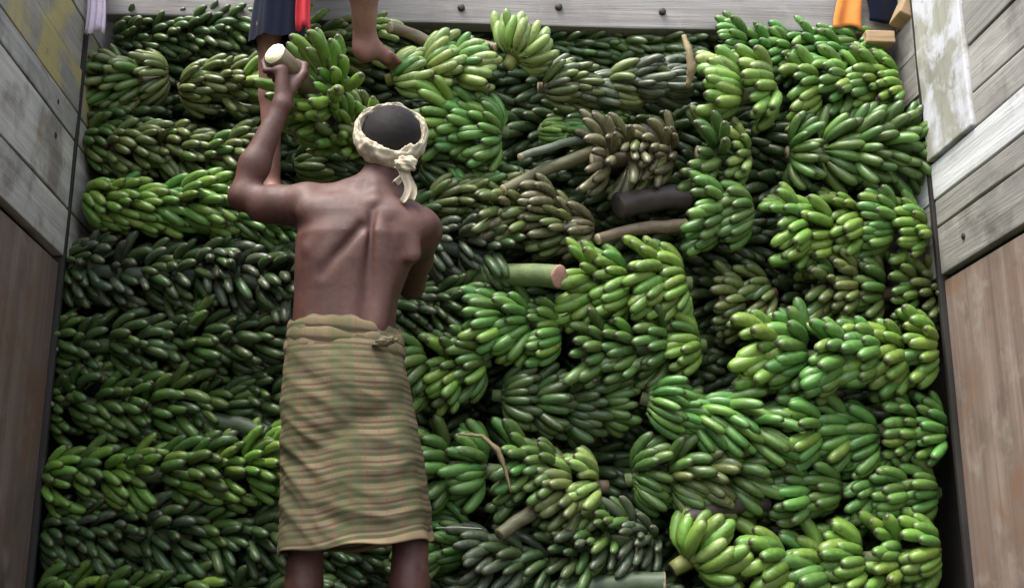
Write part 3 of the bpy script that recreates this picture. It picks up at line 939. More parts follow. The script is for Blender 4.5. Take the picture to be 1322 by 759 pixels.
loose_stalk(P(245, 542, FY + 0.14), P(345, 562, FY + 0.12), 0.026, 0.030, STALK['moss'], STALK['moss'], "dark green loose stalk sloping down left of the checked wrap", seed=6)
loose_stalk(P(645, 690, FY + 0.05), P(735, 640, FY + 0.12), 0.020, 0.026, STALK['olive'], STALK['olive'], "olive green loose stalk sloping up at the bottom centre", seed=7)
loose_stalk(P(725, 770, FY + 0.08), P(858, 754, FY + 0.05), 0.034, 0.036, STALK['moss'], CUT_TAN, "thick dark green stalk along the bottom edge right of centre", seed=8)
loose_stalk(P(890, 670, FY + 0.07), P(990, 648, FY + 0.14), 0.026, 0.028, STALK['dark'], STALK['dark'], "dim stalk wedged between the right stack and the bottom bright bunches", seed=9)
loose_stalk(P(560, 52, FY + 0.10), P(640, 62, FY + 0.06), 0.013, 0.016, STALK['brown'], CUT_TAN, "thin greyish stalk lying under the beam above the pale fanned bunch", seed=10)
loose_stalk(P(503, 36, FY + 0.06), P(560, 60, FY + 0.12), 0.019, 0.021, STALK['brown'], CUT_TAN, "short brown stalk against the beam right of the bare foot", seed=11)


# dry leaf strips and a bit of string
def strip(name, pts, w, mat, label, cat, seed=0):
    rg = random.Random(seed)
    V, Fc = [], []
    pts = [Vector(p) for p in pts]
    fine = []
    for i in range(len(pts) - 1):
        for k in range(5):
            fine.append(pts[i].lerp(pts[i + 1], k / 5))
    fine.append(pts[-1])
    n = len(fine)
    for i, p in enumerate(fine):
        t = (fine[min(i + 1, n - 1)] - fine[max(i - 1, 0)]).normalized()
        s = t.cross(Vector((0, -1, 0.2))).normalized()
        ww = w * (0.35 + 0.65 * math.sin(math.pi * (i + 0.6) / n)) * rg.uniform(0.8, 1.2)
        q = p + Vector((rg.uniform(-1, 1), rg.uniform(-1, 1), rg.uniform(-1, 1))) * w * 0.12
        V += [q - s * ww, q + Vector((0, -0.35 * ww, 0)), q + s * ww, q + Vector((0, 0.002, 0))]
    for i in range(n - 1):
        for k in range(4):
            a, b_ = i * 4 + k, i * 4 + (k + 1) % 4
            Fc.append((a, b_, b_ + 4, a + 4))
    Fc += [(3, 2, 1, 0), tuple((n - 1) * 4 + k for k in range(4))]
    o = mesh_obj(name, V, Fc, mat)
    return tag(o, label, cat)


LY = 3.33
strip("dry_leaf", [P(590, 560, LY), P(622, 562, LY - 0.02), P(642, 580, LY - 0.02), P(652, 605, LY - 0.01), P(660, 635, LY)], 0.008, DRYLEAF, "bent tan dry leaf strip hanging over the mid green bunch at the lower centre", "dry leaf", 1)
strip("dry_leaf", [P(882, 45, LY), P(890, 65, LY - 0.02), P(893, 90, LY - 0.01), P(888, 112, LY + 0.02)], 0.015, DRYLEAF, "tan withered leaf end under the beam at the tip of the grey olive bunch", "dry leaf", 2)
V, Fc = tube([P(563, 681, LY), P(590, 680, LY - 0.01), P(622, 682, LY)], [0.0014] * 3, 6)
tag(mesh_obj("string", V, Fc, STRING), "thin pale string stretched right of the wrap's hem", "string")


# bunches deeper in the load, seen only through the gaps: one mass
def filler():
    rg = random.Random(99)
    V, Fc, A = [], [], []
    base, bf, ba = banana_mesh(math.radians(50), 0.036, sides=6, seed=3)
    B = np.array([tuple(v) for v in base])
    nv = 0
    VV, FF, AA = [], [], []
    for layer, zi, xi in [(l, z, x) for l in range(3) for z in range(12) for x in range(7)]:
        if True:
            cx = XL + 0.16 + xi * 0.41 + (-0.08 if zi % 2 else 0.08) + rg.uniform(-0.04, 0.04)
            cz = 0.10 + zi * 0.195 + 0.09 * (layer % 2) + 0.03 * layer
            cy = WY + 0.20 + 0.20 * layer + rg.uniform(-0.02, 0.02)
            sgn = rg.choice((1, -1))
            for h in range(6):
                off = Matrix.Translation((cx + (h - 2.5) * 0.075, cy, cz))
                R_ = Matrix.Identity(4) if sgn > 0 else Matrix.Rotation(math.pi, 4, 'Y')
                for ki, M in fingers(rg, 6, 1.6, 0.7, 0.4 * sgn, 'slim', 0.04, 0.3):
                    W = np.array(off @ R_ @ M)
                    q = B @ W[:3, :3].T + W[:3, 3]
                    if q[:, 0].min() < XL + 0.01 or q[:, 0].max() > XR - 0.01: continue
                    VV.append(q)
                    FF += [tuple(i + nv for i in f) for f in bf]
                    AA += ba
                    nv += len(B)
    V = np.concatenate(VV)
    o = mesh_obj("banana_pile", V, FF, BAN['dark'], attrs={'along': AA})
    tag(o, "dark green bananas deep in the load behind the front bunches", kind='stuff')


filler()

# ------------------------------------------------------------------ people: one smooth surface from a distance field
class Field:
    def __init__(self, lo, hi, h):
        self.h = h
        self.lo = np.array(lo, dtype=np.float64)
        self.n = np.ceil((np.array(hi) - self.lo) / h).astype(int) + 1
        self.ax = [self.lo[i] + h * np.arange(self.n[i]) for i in range(3)]
        self.f = np.full(self.n, 0.25, dtype=np.float32)

    def window(self, lo, hi):
        a = np.maximum(np.floor((np.array(lo) - self.lo) / self.h).astype(int), 0)
        b = np.minimum(np.ceil((np.array(hi) - self.lo) / self.h).astype(int) + 1, self.n)
        sl = tuple(slice(a[i], max(b[i], a[i] + 1)) for i in range(3))
        X = self.ax[0][sl[0]][:, None, None]
        Y = self.ax[1][sl[1]][None, :, None]
        Z_ = self.ax[2][sl[2]][None, None, :]
        return sl, X, Y, Z_

    def blend(self, sl, d, k, sub=False):
        a = self.f[sl]
        if sub:
            d = -d
            hh = np.clip(0.5 - 0.5 * (d - a) / k, 0, 1)      # smooth max
            self.f[sl] = d * (1 - hh) + a * hh + k * hh * (1 - hh)
            # keep far values untouched
        else:
            hh = np.clip(0.5 + 0.5 * (a - d) / k, 0, 1)
            self.f[sl] = a * (1 - hh) + d * hh - k * hh * (1 - hh)

    def cap(self, a, b, ra, rb, k=0.02, sub=False, squash=None):
        a, b = np.array(a, float), np.array(b, float)
        m = max(ra, rb) + k * 2.5 + 0.03
        sl, X, Y, Z_ = self.window(np.minimum(a, b) - m, np.maximum(a, b) + m)
        ab = b - a
        L2 = max(ab @ ab, 1e-9)
        t = np.clip(((X - a[0]) * ab[0] + (Y - a[1]) * ab[1] + (Z_ - a[2]) * ab[2]) / L2, 0, 1)
        dx, dy, dz = X - a[0] - t * ab[0], Y - a[1] - t * ab[1], Z_ - a[2] - t * ab[2]
        if squash is not None:           # (unit direction, factor): flatter along that direction
            n_, q = np.array(squash[0], float), squash[1]
            n_ /= np.linalg.norm(n_)
            dn = dx * n_[0] + dy * n_[1] + dz * n_[2]
            d = np.sqrt(np.maximum(dx * dx + dy * dy + dz * dz - dn * dn, 0) + (dn * q) ** 2 + 1e-12) - (ra + t * (rb - ra))
            d = d / (1 + 0.3 * (q - 1))
        else:
            d = np.sqrt(dx * dx + dy * dy + dz * dz + 1e-12) - (ra + t * (rb - ra))
        self.blend(sl, d.astype(np.float32), k, sub)

    def chain(self, pts, rad, k=0.02):
        for i in range(len(pts) - 1):
            self.cap(pts[i], pts[i + 1], rad[i], rad[i + 1], k)

    def ell(self, c, r, k=0.02, rot=None):
        c, r = np.array(c, float), np.array(r, float)
        m = r.max() + 2.5 * k + 0.03
        sl, X, Y, Z_ = self.window(c - m, c + m)
        dx, dy, dz = X - c[0], Y - c[1], Z_ - c[2]
        if rot is not None:
            Rm = np.array(rot)
            q = [Rm[0, i] * dx + Rm[1, i] * dy + Rm[2, i] * dz for i in range(3)]
        else:
            q = [dx, dy, dz]
        l = np.sqrt((q[0] / r[0]) ** 2 + (q[1] / r[1]) ** 2 + (q[2] / r[2]) ** 2 + 1e-9)
        g = np.sqrt((q[0] / r[0] ** 2) ** 2 + (q[1] / r[1] ** 2) ** 2 + (q[2] / r[2] ** 2) ** 2 + 1e-9)
        self.blend(sl, (l * (l - 1) / g).astype(np.float32), k)

    def trunk(self, prof, k=0.02):
        """prof rows: z, cx, cy, half width, half depth."""
        pr = np.array(prof)
        m = 0.09
        lo = [(pr[:, 1] - pr[:, 3]).min() - m, (pr[:, 2] - pr[:, 4]).min() - m, pr[0, 0] - m]
        hi = [(pr[:, 1] + pr[:, 3]).max() + m, (pr[:, 2] + pr[:, 4]).max() + m, pr[-1, 0] + m]
        sl, X, Y, Z_ = self.window(lo, hi)
        z = np.clip(Z_, pr[0, 0], pr[-1, 0])
        cx, cy, w, d = [np.interp(z.ravel(), pr[:, 0], pr[:, j])[None, None, :] for j in (1, 2, 3, 4)]
        p = 2.35
        q = (np.abs((X - cx) / w) ** p + np.abs((Y - cy) / d) ** p + 1e-9) ** (1 / p)
        dd = (q - 1) * (w * d) / np.sqrt((w * (Y - cy) / d / np.maximum(q, 1e-3)) ** 2 * 0 + np.minimum(w, d) ** 2) * np.minimum(w, d) / np.maximum(w, d) ** 0.3 / np.minimum(w, d) ** 0.7
        dz = np.abs(Z_ - z)
        dd = np.where(dz > 0, np.sqrt(np.maximum(dd, 0) ** 2 + dz ** 2), dd)
        self.blend(sl, dd.astype(np.float32), k)

    def mesh(self):
        f, n = self.f, self.n
        s = f < 0
        c = [s[i:n[0] - 1 + i, j:n[1] - 1 + j, k:n[2] - 1 + k] for i in (0, 1) for j in (0, 1) for k in (0, 1)]
        tot = sum(x.astype(np.int8) for x in c)
        act = (tot > 0) & (tot < 8)
        idx = -np.ones(act.shape, dtype=np.int64)
        cells = np.argwhere(act)
        idx[act] = np.arange(len(cells))
        acc = np.zeros((len(cells), 3)); cnt = np.zeros(len(cells))
        corners = [(i, j, k) for i in (0, 1) for j in (0, 1) for k in (0, 1)]
        for a in corners:
            for axx in range(3):
                if a[axx]: continue
                b = list(a); b[axx] = 1
                fa = f[tuple((cells + a).T)]; fb = f[tuple((cells + b).T)]
                cr = (fa < 0) != (fb < 0)
                t = fa[cr] / (fa[cr] - fb[cr])
                p = np.tile(np.array(a, float), (cr.sum(), 1)); p[:, axx] += t
                acc[cr] += p; cnt[cr] += 1
        V = (cells + acc / cnt[:, None]) * self.h + self.lo
        Fs = []
        for axx in range(3):
            o1, o2 = [(1, 2), (2, 0), (0, 1)][axx]
            a = np.argwhere(np.ones(1))
            sl0 = [slice(None)] * 3; sl1 = [slice(None)] * 3
            sl0[axx] = slice(0, n[axx] - 1); sl1[axx] = slice(1, n[axx])
            e = s[tuple(sl0)] != s[tuple(sl1)]
            ed = np.argwhere(e)
            ok = (ed[:, o1] > 0) & (ed[:, o2] > 0) & (ed[:, o1] < n[o1] - 1) & (ed[:, o2] < n[o2] - 1)
            ed = ed[ok]
            def cell(d1, d2):
                q = ed.copy(); q[:, o1] -= d1; q[:, o2] -= d2
                return idx[tuple(q.T)]
            quad = np.stack([cell(1, 1), cell(0, 1), cell(0, 0), cell(1, 0)], 1)
            inside = s[tuple(ed.T)]
            quad[~inside] = quad[~inside][:, ::-1]
            Fs.append(quad)
        Fq = np.concatenate(Fs)
        Fq = Fq[(Fq >= 0).all(1)]
        return V, Fq


def field_obj(name, fld, mat, parent=None, smooth_it=2):
    V, Fq = fld.mesh()
    for _ in range(smooth_it):                       # light relaxation
        E = np.concatenate([Fq[:, [0, 1]], Fq[:, [1, 2]], Fq[:, [2, 3]], Fq[:, [3, 0]]])
        acc = np.zeros_like(V); cn = np.zeros(len(V))
        np.add.at(acc, E[:, 0], V[E[:, 1]]); np.add.at(acc, E[:, 1], V[E[:, 0]])
        np.add.at(cn, E[:, 0], 1); np.add.at(cn, E[:, 1], 1)
        V = V * 0.5 + 0.5 * acc / np.maximum(cn, 1)[:, None]
    me = bpy.data.meshes.new(name)
    me.from_pydata(V.tolist(), [], Fq.tolist())
    me.materials.append(mat)
    me.polygons.foreach_set('use_smooth', [True] * len(me.polygons))
    me.update()
    o = bpy.data.objects.new(name, me)
    col.objects.link(o)
    if parent is not None: o.parent = parent
    return o


def npv(v): return np.array([v[0], v[1], v[2]], float)


# ---- the bearer
MY = 2.90
fld = Field((-0.60, 2.70, -0.01), (0.10, 3.34, 1.76), 0.0046)
fld.trunk([(0.80, -0.200, 2.925, 0.150, 0.105), (0.90, -0.206, 2.915, 0.139, 0.098), (0.97, -0.211, 2.905, 0.129, 0.086),
           (1.05, -0.206, 2.90, 0.132, 0.087), (1.13, -0.193, 2.895, 0.147, 0.095), (1.20, -0.178, 2.895, 0.163, 0.100),
           (1.26, -0.168, 2.90, 0.155, 0.092), (1.31, -0.158, 2.905, 0.105, 0.074), (1.345, -0.148, 2.91, 0.065, 0.058)], 0.02)
# neck, shoulders
fld.cap((-0.140, 2.905, 1.315), (-0.112, 2.915, 1.43), 0.060, 0.052, 0.035)
fld.cap((-0.150, 2.90, 1.345), (-0.295, 2.90, 1.300), 0.036, 0.045, 0.04)
fld.cap((-0.130, 2.90, 1.330), (-0.035, 2.905, 1.255), 0.036, 0.042, 0.04)
# left arm raised: shoulder, elbow, wrist
LE = P(313, 254, 2.935); LW = P(364, 136, 2.93)
fld.cap((-0.275, 2.90, 1.27), (-0.325, 2.90, 1.296), 0.052, 0.052, 0.04)
fld.chain([(-0.318, 2.90, 1.298), npv(LE) * 0.45 + np.array([-0.318, 2.90, 1.298]) * 0.55 + [0, 0, -0.006], npv(LE)], [0.050, 0.044, 0.035], 0.02)
fld.cap((-0.36, 2.905, 1.285), (-0.44, 2.92, 1.285), 0.034, 0.030, 0.03)
fm = npv(LE) * 0.66 + npv(LW) * 0.34 + [-0.004, 0, 0]
fld.chain([npv(LE), fm, npv(LW)], [0.034, 0.039, 0.0235], 0.02)
# right arm reaching forward under the bunch
RS = np.array([-0.022, 2.905, 1.232]); RE = np.array([-0.045, 3.14, 1.150]); RW = np.array([-0.155, 3.20, 1.30])
fld.cap((-0.06, 2.90, 1.215), RS, 0.058, 0.054, 0.035)
fld.chain([RS, RS * 0.5 + RE * 0.5, RE], [0.053, 0.044, 0.036], 0.02)
fld.chain([RE, RE * 0.65 + RW * 0.35, RW], [0.035, 0.038, 0.024], 0.02)
# right hand, palm up under the bunch
pd = np.array([-0.45, 0.1, 0.88]); pd /= np.linalg.norm(pd)
sd = np.cross(pd, [0, 1, 0]); sd /= np.linalg.norm(sd)
pc = RW + pd * 0.05
fld.cap(RW + pd * 0.015, RW + pd * 0.085, 0.030, 0.036, 0.012, squash=((0, 1, 0), 2.0))
for q, ln in zip((-0.030, -0.010, 0.010, 0.029), (0.060, 0.072, 0.076, 0.066)):
    b0 = RW + pd * 0.088 + sd * q
    b1 = b0 + pd * ln * 0.5 + np.array([0, -0.004, 0]); b2 = b1 + pd * ln * 0.5 + np.array([0, -0.016, 0])
    fld.chain([b0, b1, b2], [0.0092, 0.0085, 0.0072], 0.004)
fld.chain([RW + pd * 0.03 + sd * 0.03, RW + pd * 0.06 + sd * 0.055, RW + pd * 0.085 + sd * 0.062], [0.012, 0.0105, 0.009], 0.006)
# shoulder blades and muscles of the back
def bk(px, py, off=0.0): return npv(P(px, py, 2.80 + off))
fld.cap(bk(452, 282, .030), bk(405, 322, .032), 0.033, 0.026, 0.014, squash=((0, 1, 0.1), 1.9))
fld.cap(bk(400, 272, .045), bk(440, 268, .04), 0.030, 0.026, 0.03, squash=((0, 1, 0), 1.5))
fld.cap(bk(526, 290, .036), bk(532, 328, .036), 0.031, 0.024, 0.013, squash=((0, 1, 0), 1.9))
fld.cap(bk(512, 275, .045), bk(545, 290, .05), 0.026, 0.026, 0.03, squash=((0, 1, 0), 1.5))
fld.cap(bk(462, 340, .040), bk(455, 415, .040), 0.026, 0.028, 0.03, squash=((0, 1, 0), 1.8))
fld.cap(bk(496, 340, .040), bk(484, 415, .040), 0.026, 0.028, 0.03, squash=((0, 1, 0), 1.8))
fld.cap(bk(481, 268, .013), bk(470, 430, .012), 0.004, 0.005, 0.034, sub=True)
fld.cap(bk(466, 292, .004), bk(416, 350, .006), 0.006, 0.004, 0.028, sub=True)
fld.cap(bk(505, 286, .004), bk(517, 322, .008), 0.006, 0.004, 0.026, sub=True)
for z_ in (1.335, 1.31, 1.285):                      # neck vertebrae
    fld.cap((-0.142 + (1.335 - z_) * 0.1, 2.85 - (1.335 - z_) * 0.45, z_), (-0.142, 2.853 - (1.335 - z_) * 0.45, z_ - 0.004), 0.010, 0.010, 0.016)
# head tipped back: crown towards the viewer, face up to the load
HC = np.array([-0.103, 2.915, 1.492])
crown = Vector((0.03, -0.72, 0.69)).normalized()
face = Vector((0.02, 0.69, 0.72)).normalized()
side_v = face.cross(crown)
HR = np.array(Matrix((side_v, face, crown)).transposed())
def hd(x, y, z): return HC + HR @ np.array([x, y, z])
fld.ell(HC, (0.074, 0.090, 0.084), 0.02, HR)
fld.ell(hd(0, 0.028, -0.048), (0.058, 0.062, 0.066), 0.025, HR)          # jaw and face
fld.ell(hd(0, 0.070, -0.098), (0.026, 0.022, 0.020), 0.018, HR)          # chin
fld.chain([hd(0, 0.086, -0.012), hd(0, 0.106, -0.045)], [0.010, 0.016], 0.010)   # nose
fld.cap(hd(-0.036, 0.082, 0.0), hd(0.036, 0.082, 0.0), 0.010, 0.010, 0.014)      # brow
for sx in (-1, 1):
    fld.cap(hd(sx * 0.034, 0.073, -0.034), hd(sx * 0.040, 0.066, -0.040), 0.013, 0.012, 0.015)
    fld.ell(hd(sx * 0.076, -0.004, -0.030), (0.009, 0.018, 0.030), 0.008, HR)
fld.cap(hd(-0.020, 0.088, -0.072), hd(0.020, 0.088, -0.072), 0.0075, 0.0075, 0.006)
fld.cap(hd(-0.017, 0.086, -0.084), hd(0.017, 0.086, -0.084), 0.0080, 0.0080, 0.006)
# legs and feet
for (hx, kx, ax_, sx, fy, fo) in ((-0.265, -0.283, -0.292, -1, 2.90, 0.0), (-0.140, -0.030, -0.005, 1, 2.92, 0.01)):
    fld.chain([(hx, 2.925, 0.86), (hx * 0.4 + kx * 0.6, 2.935, 0.62), (kx, 2.93, 0.47)], [0.074, 0.056, 0.043], 0.03)
    fld.chain([(kx, 2.925, 0.46), (kx - 0.001, 2.915, 0.335), (ax_, fy, 0.09)], [0.044, 0.042 + fo * 0.4, 0.028], 0.02)
    fld.cap((kx, 2.90, 0.37), (kx, 2.898, 0.27), 0.030, 0.024, 0.03)
    fld.cap((ax_, fy - 0.012, 0.035), (ax_ + sx * 0.004, fy + 0.02, 0.045), 0.032, 0.032, 0.02)
    fld.cap((ax_, fy + 0.02, 0.045), (ax_ + sx * 0.02, fy + 0.14, 0.026), 0.030, 0.026, 0.02)
    for j in range(5):
        b0 = np.array([ax_ + sx * (0.0 + 0.013 * j) + sx * 0.0, fy + 0.145 - 0.006 * j, 0.020])
        fld.cap(b0, b0 + [sx * 0.004, 0.045 - 0.005 * j, -0.006], 0.012 if j == 0 else 0.009, 0.010 if j == 0 else 0.0075, 0.006)
# left hand closed round the cut stalk
s_ = npv(LIFT_AX)
RST = 0.0325
hc = npv(LIFT_C0) + s_ * 0.075
n_ = np.array([-0.15, -0.30, -1.0]); n_ -= s_ * (n_ @ s_); n_ /= np.linalg.norm(n_)
u_ = np.cross(s_, n_); u_ = u_ if u_[1] > 0 else -u_
def rp(t, a, r):
    a = math.radians(a)
    return hc + s_ * t + (n_ * math.cos(a) + u_ * math.sin(a)) * r
for j, (t, ln, rad) in enumerate(((-0.033, 1.0, 0.0082), (-0.011, 1.1, 0.0088), (0.012, 1.05, 0.0086), (0.034, 0.85, 0.0076))):
    pts = [rp(t, -12, RST + 0.010), rp(t, 38 * ln, RST + 0.011), rp(t, 85 * ln, RST + 0.009), rp(t, 140 * ln, RST + 0.007)]
    fld.chain(pts, [rad * 1.12, rad * 1.1, rad, rad * 0.85], 0.002)
pk = [rp(-0.024, -30, RST + 0.011), rp(0.026, -30, RST + 0.011)]
wr = npv(LW)
fld.cap(wr, pk[0], 0.023, 0.017, 0.012)
fld.cap(wr, pk[1], 0.023, 0.017, 0.012)
fld.cap(rp(-0.024, -16, RST + 0.011), rp(0.028, -16, RST + 0.011), 0.0135, 0.0125, 0.010)
fld.chain([wr * 0.55 + rp(0.03, -70, RST + 0.012) * 0.45, rp(0.040, -75, RST + 0.012), rp(0.046, -120, RST + 0.010), rp(0.040, -165, RST + 0.009)], [0.016, 0.0125, 0.011, 0.0085], 0.007)

bearer = field_obj("person", fld, SKIN)
tag(bearer, "bare-backed bearer in a checked wrap and headcloth lifting a bunch onto the load", "person")

# hair: a close cropped cap over the crown
V, Fc = [], []
n1, n2 = 26, 40
rg = random.Random(4)
for i in range(n1 + 1):
    t = i / n1 * 1.75
    for k in range(n2):
        a = 2 * math.pi * k / n2
        q = np.array([math.sin(t) * math.cos(a) * 0.0830, math.sin(t) * math.sin(a) * 0.0935, math.cos(t) * 0.0890])
        q *= 1 + rg.uniform(-0.006, 0.010)
        V.append(hd(*q))
for i in range(n1):
    for k in range(n2):
        k2 = (k + 1) % n2
        Fc.append((i * n2 + k, (i + 1) * n2 + k, (i + 1) * n2 + k2, i * n2 + k2))
mesh_obj("hair", V, Fc, HAIR, parent=bearer)
for sx in (-1, 1):                                   # eyes
    bm = bmesh.new(); bmesh.ops.create_uvsphere(bm, u_segments=12, v_segments=8, radius=0.012)
    me = bpy.data.meshes.new("eye"); bm.to_mesh(me); bm.free(); me.materials.append(plain("eye_white", (0.55, 0.52, 0.48), 0.3))
    o = bpy.data.objects.new("eye", me); col.objects.link(o); o.location = Vector(hd(sx * 0.030, 0.079, -0.016)); o.parent = bearer


# headcloth: twisted ring round the head, knot and hanging tails at the nape
def ring_cloth():
    V, Fc, = [], []
    n, m_ = 160, 30
    ctr = np.array([-0.1045, 2.895, 1.494])
    nrm = Vector((0.05, -0.93, 0.28)).normalized()
    xa = Vector((1, 0, 0)); xa = (xa - nrm * xa.dot(nrm)).normalized()
    za = nrm.cross(xa) * -1
    if za.z < 0: za = -za
    for i in range(n):
        a = 2 * math.pi * i / n
        rad = Vector((xa * math.cos(a) + za * math.sin(a)))
        low = max(0.0, -math.sin(a + 0.25))           # thicker at the nape
        R0 = 0.0880 + 0.002 * math.sin(3 * a)
        c = Vector(ctr) + rad * R0 + nrm * (0.012 * low + 0.004 * math.sin(5 * a))
        wr_, wn_ = 0.0095 + 0.0085 * low, 0.025 + 0.014 * low
        for k in range(m_):
            b = 2 * math.pi * k / m_
            w = 1 + 0.10 * math.sin(4 * b + 7 * a) + 0.07 * math.sin(7 * b - 5 * a + 1) + 0.04 * math.sin(11 * a + 3 * b) + 0.22 * noise_fn(Vector((math.cos(a) * 5, math.sin(a) * 5, b * 1.6))) + 0.12 * noise_fn(Vector((math.cos(a) * 14, math.sin(a) * 14, b * 3)))
            V.append(c + rad * (math.cos(b) * wr_ * w) + nrm * (math.sin(b) * wn_ * w))
    for i in range(n):
        for k in range(m_):
            i2, k2 = (i + 1) % n, (k + 1) % m_
            Fc.append((i * m_ + k, i2 * m_ + k, i2 * m_ + k2, i * m_ + k2))
    return mesh_obj("headcloth", V, Fc, SCARF, parent=bearer)


hcloth = ring_cloth()
kp = P(524, 212, 2.815)
bm = bmesh.new(); bmesh.ops.create_icosphere(bm, subdivisions=4, radius=1.0)
for v in bm.verts:
    q = v.co.copy()
    w = 1 + 0.12 * math.sin(6 * q.x + 5 * q.z) + 0.10 * math.sin(9 * q.y - 4 * q.x) + 0.06 * math.sin(14 * q.z + 3 * q.x)
    v.co = Vector((q.x * 0.026 * w, q.y * 0.020 * w, q.z * 0.021 * w)) + kp
me = bpy.data.meshes.new("knot"); bm.to_mesh(me); bm.free(); me.materials.append(SCARF)
me.polygons.foreach_set('use_smooth', [True] * len(me.polygons))
o = bpy.data.objects.new("knot", me); col.objects.link(o); o.parent = hcloth
tl = cloth_strip("cloth_tail", (kp.x + 0.004, kp.y + 0.006, kp.z), 0.098, 0.036, SCARF, 21, thick=0.005, fold=0.005, nf=1.6, parent=hcloth)
tl = cloth_strip("cloth_tail", (kp.x - 0.012, kp.y + 0.012, kp.z - 0.004), 0.045, 0.030, SCARF, 23, thick=0.005, fold=0.005, nf=1.3, parent=hcloth)


# the checked wrap
def lungi():
    n, m_ = 220, 120
    V, Fc, UV = [], [], []
    rows = np.array([(0.0, -0.164, 2.935, 0.189, 0.150), (0.15, -0.168, 2.935, 0.184, 0.146), (0.4, -0.182, 2.93, 0.175, 0.140),
                     (0.65, -0.196, 2.925, 0.165, 0.130), (0.85, -0.206, 2.915, 0.150, 0.110), (1.0, -0.211, 2.905, 0.1375, 0.095)])
    def h(x): return x * x * (3 - 2 * x)
    for layer in (0, 1):
        for j in range(m_ + 1):
            v = j / m_
            cx, cy, w, d = [np.interp(v, rows[:, 0], rows[:, q]) for q in (1, 2, 3, 4)]
            for i in range(n + 1):
                u = i / n
                a = 2 * math.pi * u
                ca, sa = math.cos(a), math.sin(a)
                p = 2.3
                q = (abs(ca) ** p + abs(sa) ** p) ** (-1 / p)
                # folds: drapes falling from the hips plus small creases
                side = ca                                        # -1 left, 1 right
                dr = v + 0.10 * side - 0.11 * side * side
                amp = min(1.0, 0.25 + 1.3 * (1 - v))
                n1_ = noise_fn(Vector((side * 1.1, sa * 1.1, dr * 7.0)))
                n2_ = noise_fn(Vector((side * 1.9 + 7, sa * 1.9, dr * 15)))
                n3_ = noise_fn(Vector((side * 5 + 3, sa * 5, v * 24)))
                amp *= 0.45 + 0.55 * max(0.0, -sa) ** 0.7
                f = 0.010 * (0.5 - abs(n1_) * 1.6) * amp + 0.0040 * (0.4 - abs(n2_) * 1.4) * amp + 0.0014 * n3_
                f += 0.007 * math.sin(7 * a + 2.5 * v) * (1 - v) ** 1.6 * 0.8
                back = max(0.0, -sa)
                butt = 0.016 * math.exp(-((v - 0.74) / 0.16) ** 2) * back ** 2 * (0.5 + 0.5 * math.cos((ca) * 3.0))
                f += butt
                # pinched in below the seat on the right, where the cloth is pulled round
                f -= 0.010 * math.exp(-((v - 0.50 - 0.16 * side) / 0.06) ** 2) * back
                hem = (0.408 + 0.036 * (0.5 + 0.5 * side)) + 0.004 * math.sin(7 * a)
                top = 0.968 - 0.006 * side
                z = hem + (top - hem) * v
                off = f - layer * 0.0035
                V.append((cx + (w * q * ca) + off * ca, cy + d * q * sa + off * sa, z))
                UV.append((u, v - 0.035 * side * (1 - v)))
    N1 = (n + 1) * (m_ + 1)
    for j in range(m_):
        for i in range(n):
            a = j * (n + 1) + i
            Fc.append((a, a + 1, a + n + 2, a + n + 1))
            Fc.append((N1 + a, N1 + a + n + 1, N1 + a + n + 2, N1 + a + 1))
    for i in range(n):
        Fc.append((i, i + N1, i + 1 + N1, i + 1))
        b_ = m_ * (n + 1) + i
        Fc.append((b_, b_ + 1, b_ + 1 + N1, b_ + N1))
    lu = mesh_obj("wrap", V, Fc, LUNGI, parent=bearer, uv=UV)
    # rolled folds of the waist
    for z0, w, d, rr_, ph, tz in ((0.960, 0.1385, 0.097, 0.0130, 0.0, 0.010), (0.938, 0.1435, 0.103, 0.0135, 1.7, 0.016), (0.912, 0.1480, 0.109, 0.0115, 3.0, 0.020)):
        V, Fc, UV = [], [], []
        nn, mm = 120, 12
        for i in range(nn):
            a = 2 * math.pi * i / nn
            r2 = rr_ * (1 + 0.30 * math.sin(3 * a + ph) + 0.16 * math.sin(8 * a + 2 * ph) + 0.1 * math.sin(17 * a))
            z = z0 + 0.004 * math.sin(2 * a + ph) - tz * 0.5 * math.cos(a + ph * 0.3)
            c = Vector((-0.209 + (0.958 - z0) * 0.06 + w * math.cos(a), 2.906 + (0.958 - z0) * 0.2 + d * math.sin(a), z))
            rd = Vector((math.cos(a), math.sin(a), 0))
            for k in range(mm):
                b = 2 * math.pi * k / mm
                V.append(c + rd * (math.cos(b) * r2 * 0.50) + Vector((0, 0, math.sin(b) * r2 * 1.35)))
                UV.append((i / nn, 0.93 + 0.012 * math.sin(b) + 0.035 * math.cos(b)))
        for i in range(nn):
            for k in range(mm):
                i2, k2 = (i + 1) % nn, (k + 1) % mm
                Fc.append((i * mm + k, i2 * mm + k, i2 * mm + k2, i * mm + k2))
        mesh_obj("waist_roll", V, Fc, LUNGI, parent=lu, uv=UV)
    kp2 = P(497, 441, 2.803)
    bm = bmesh.new(); bmesh.ops.create_icosphere(bm, subdivisions=4, radius=1.0)
    for v in bm.verts:
        q = v.co.copy()
        w = 1 + 0.35 * noise_fn(q * 2.3) + 0.12 * noise_fn(q * 6)
        v.co = Vector((q.x * 0.030 * w, q.y * 0.014 * w, (q.z * 0.012 + q.x * 0.006) * w)) + kp2
    me = bpy.data.meshes.new("waist_tuck"); bm.to_mesh(me); bm.free(); me.materials.append(LUNGI)
    me.uv_layers.new(name="uv")
    me.polygons.foreach_set('use_smooth', [True] * len(me.polygons))
    o = bpy.data.objects.new("waist_tuck", me); col.objects.link(o); o.parent = lu
    return lu


lungi()

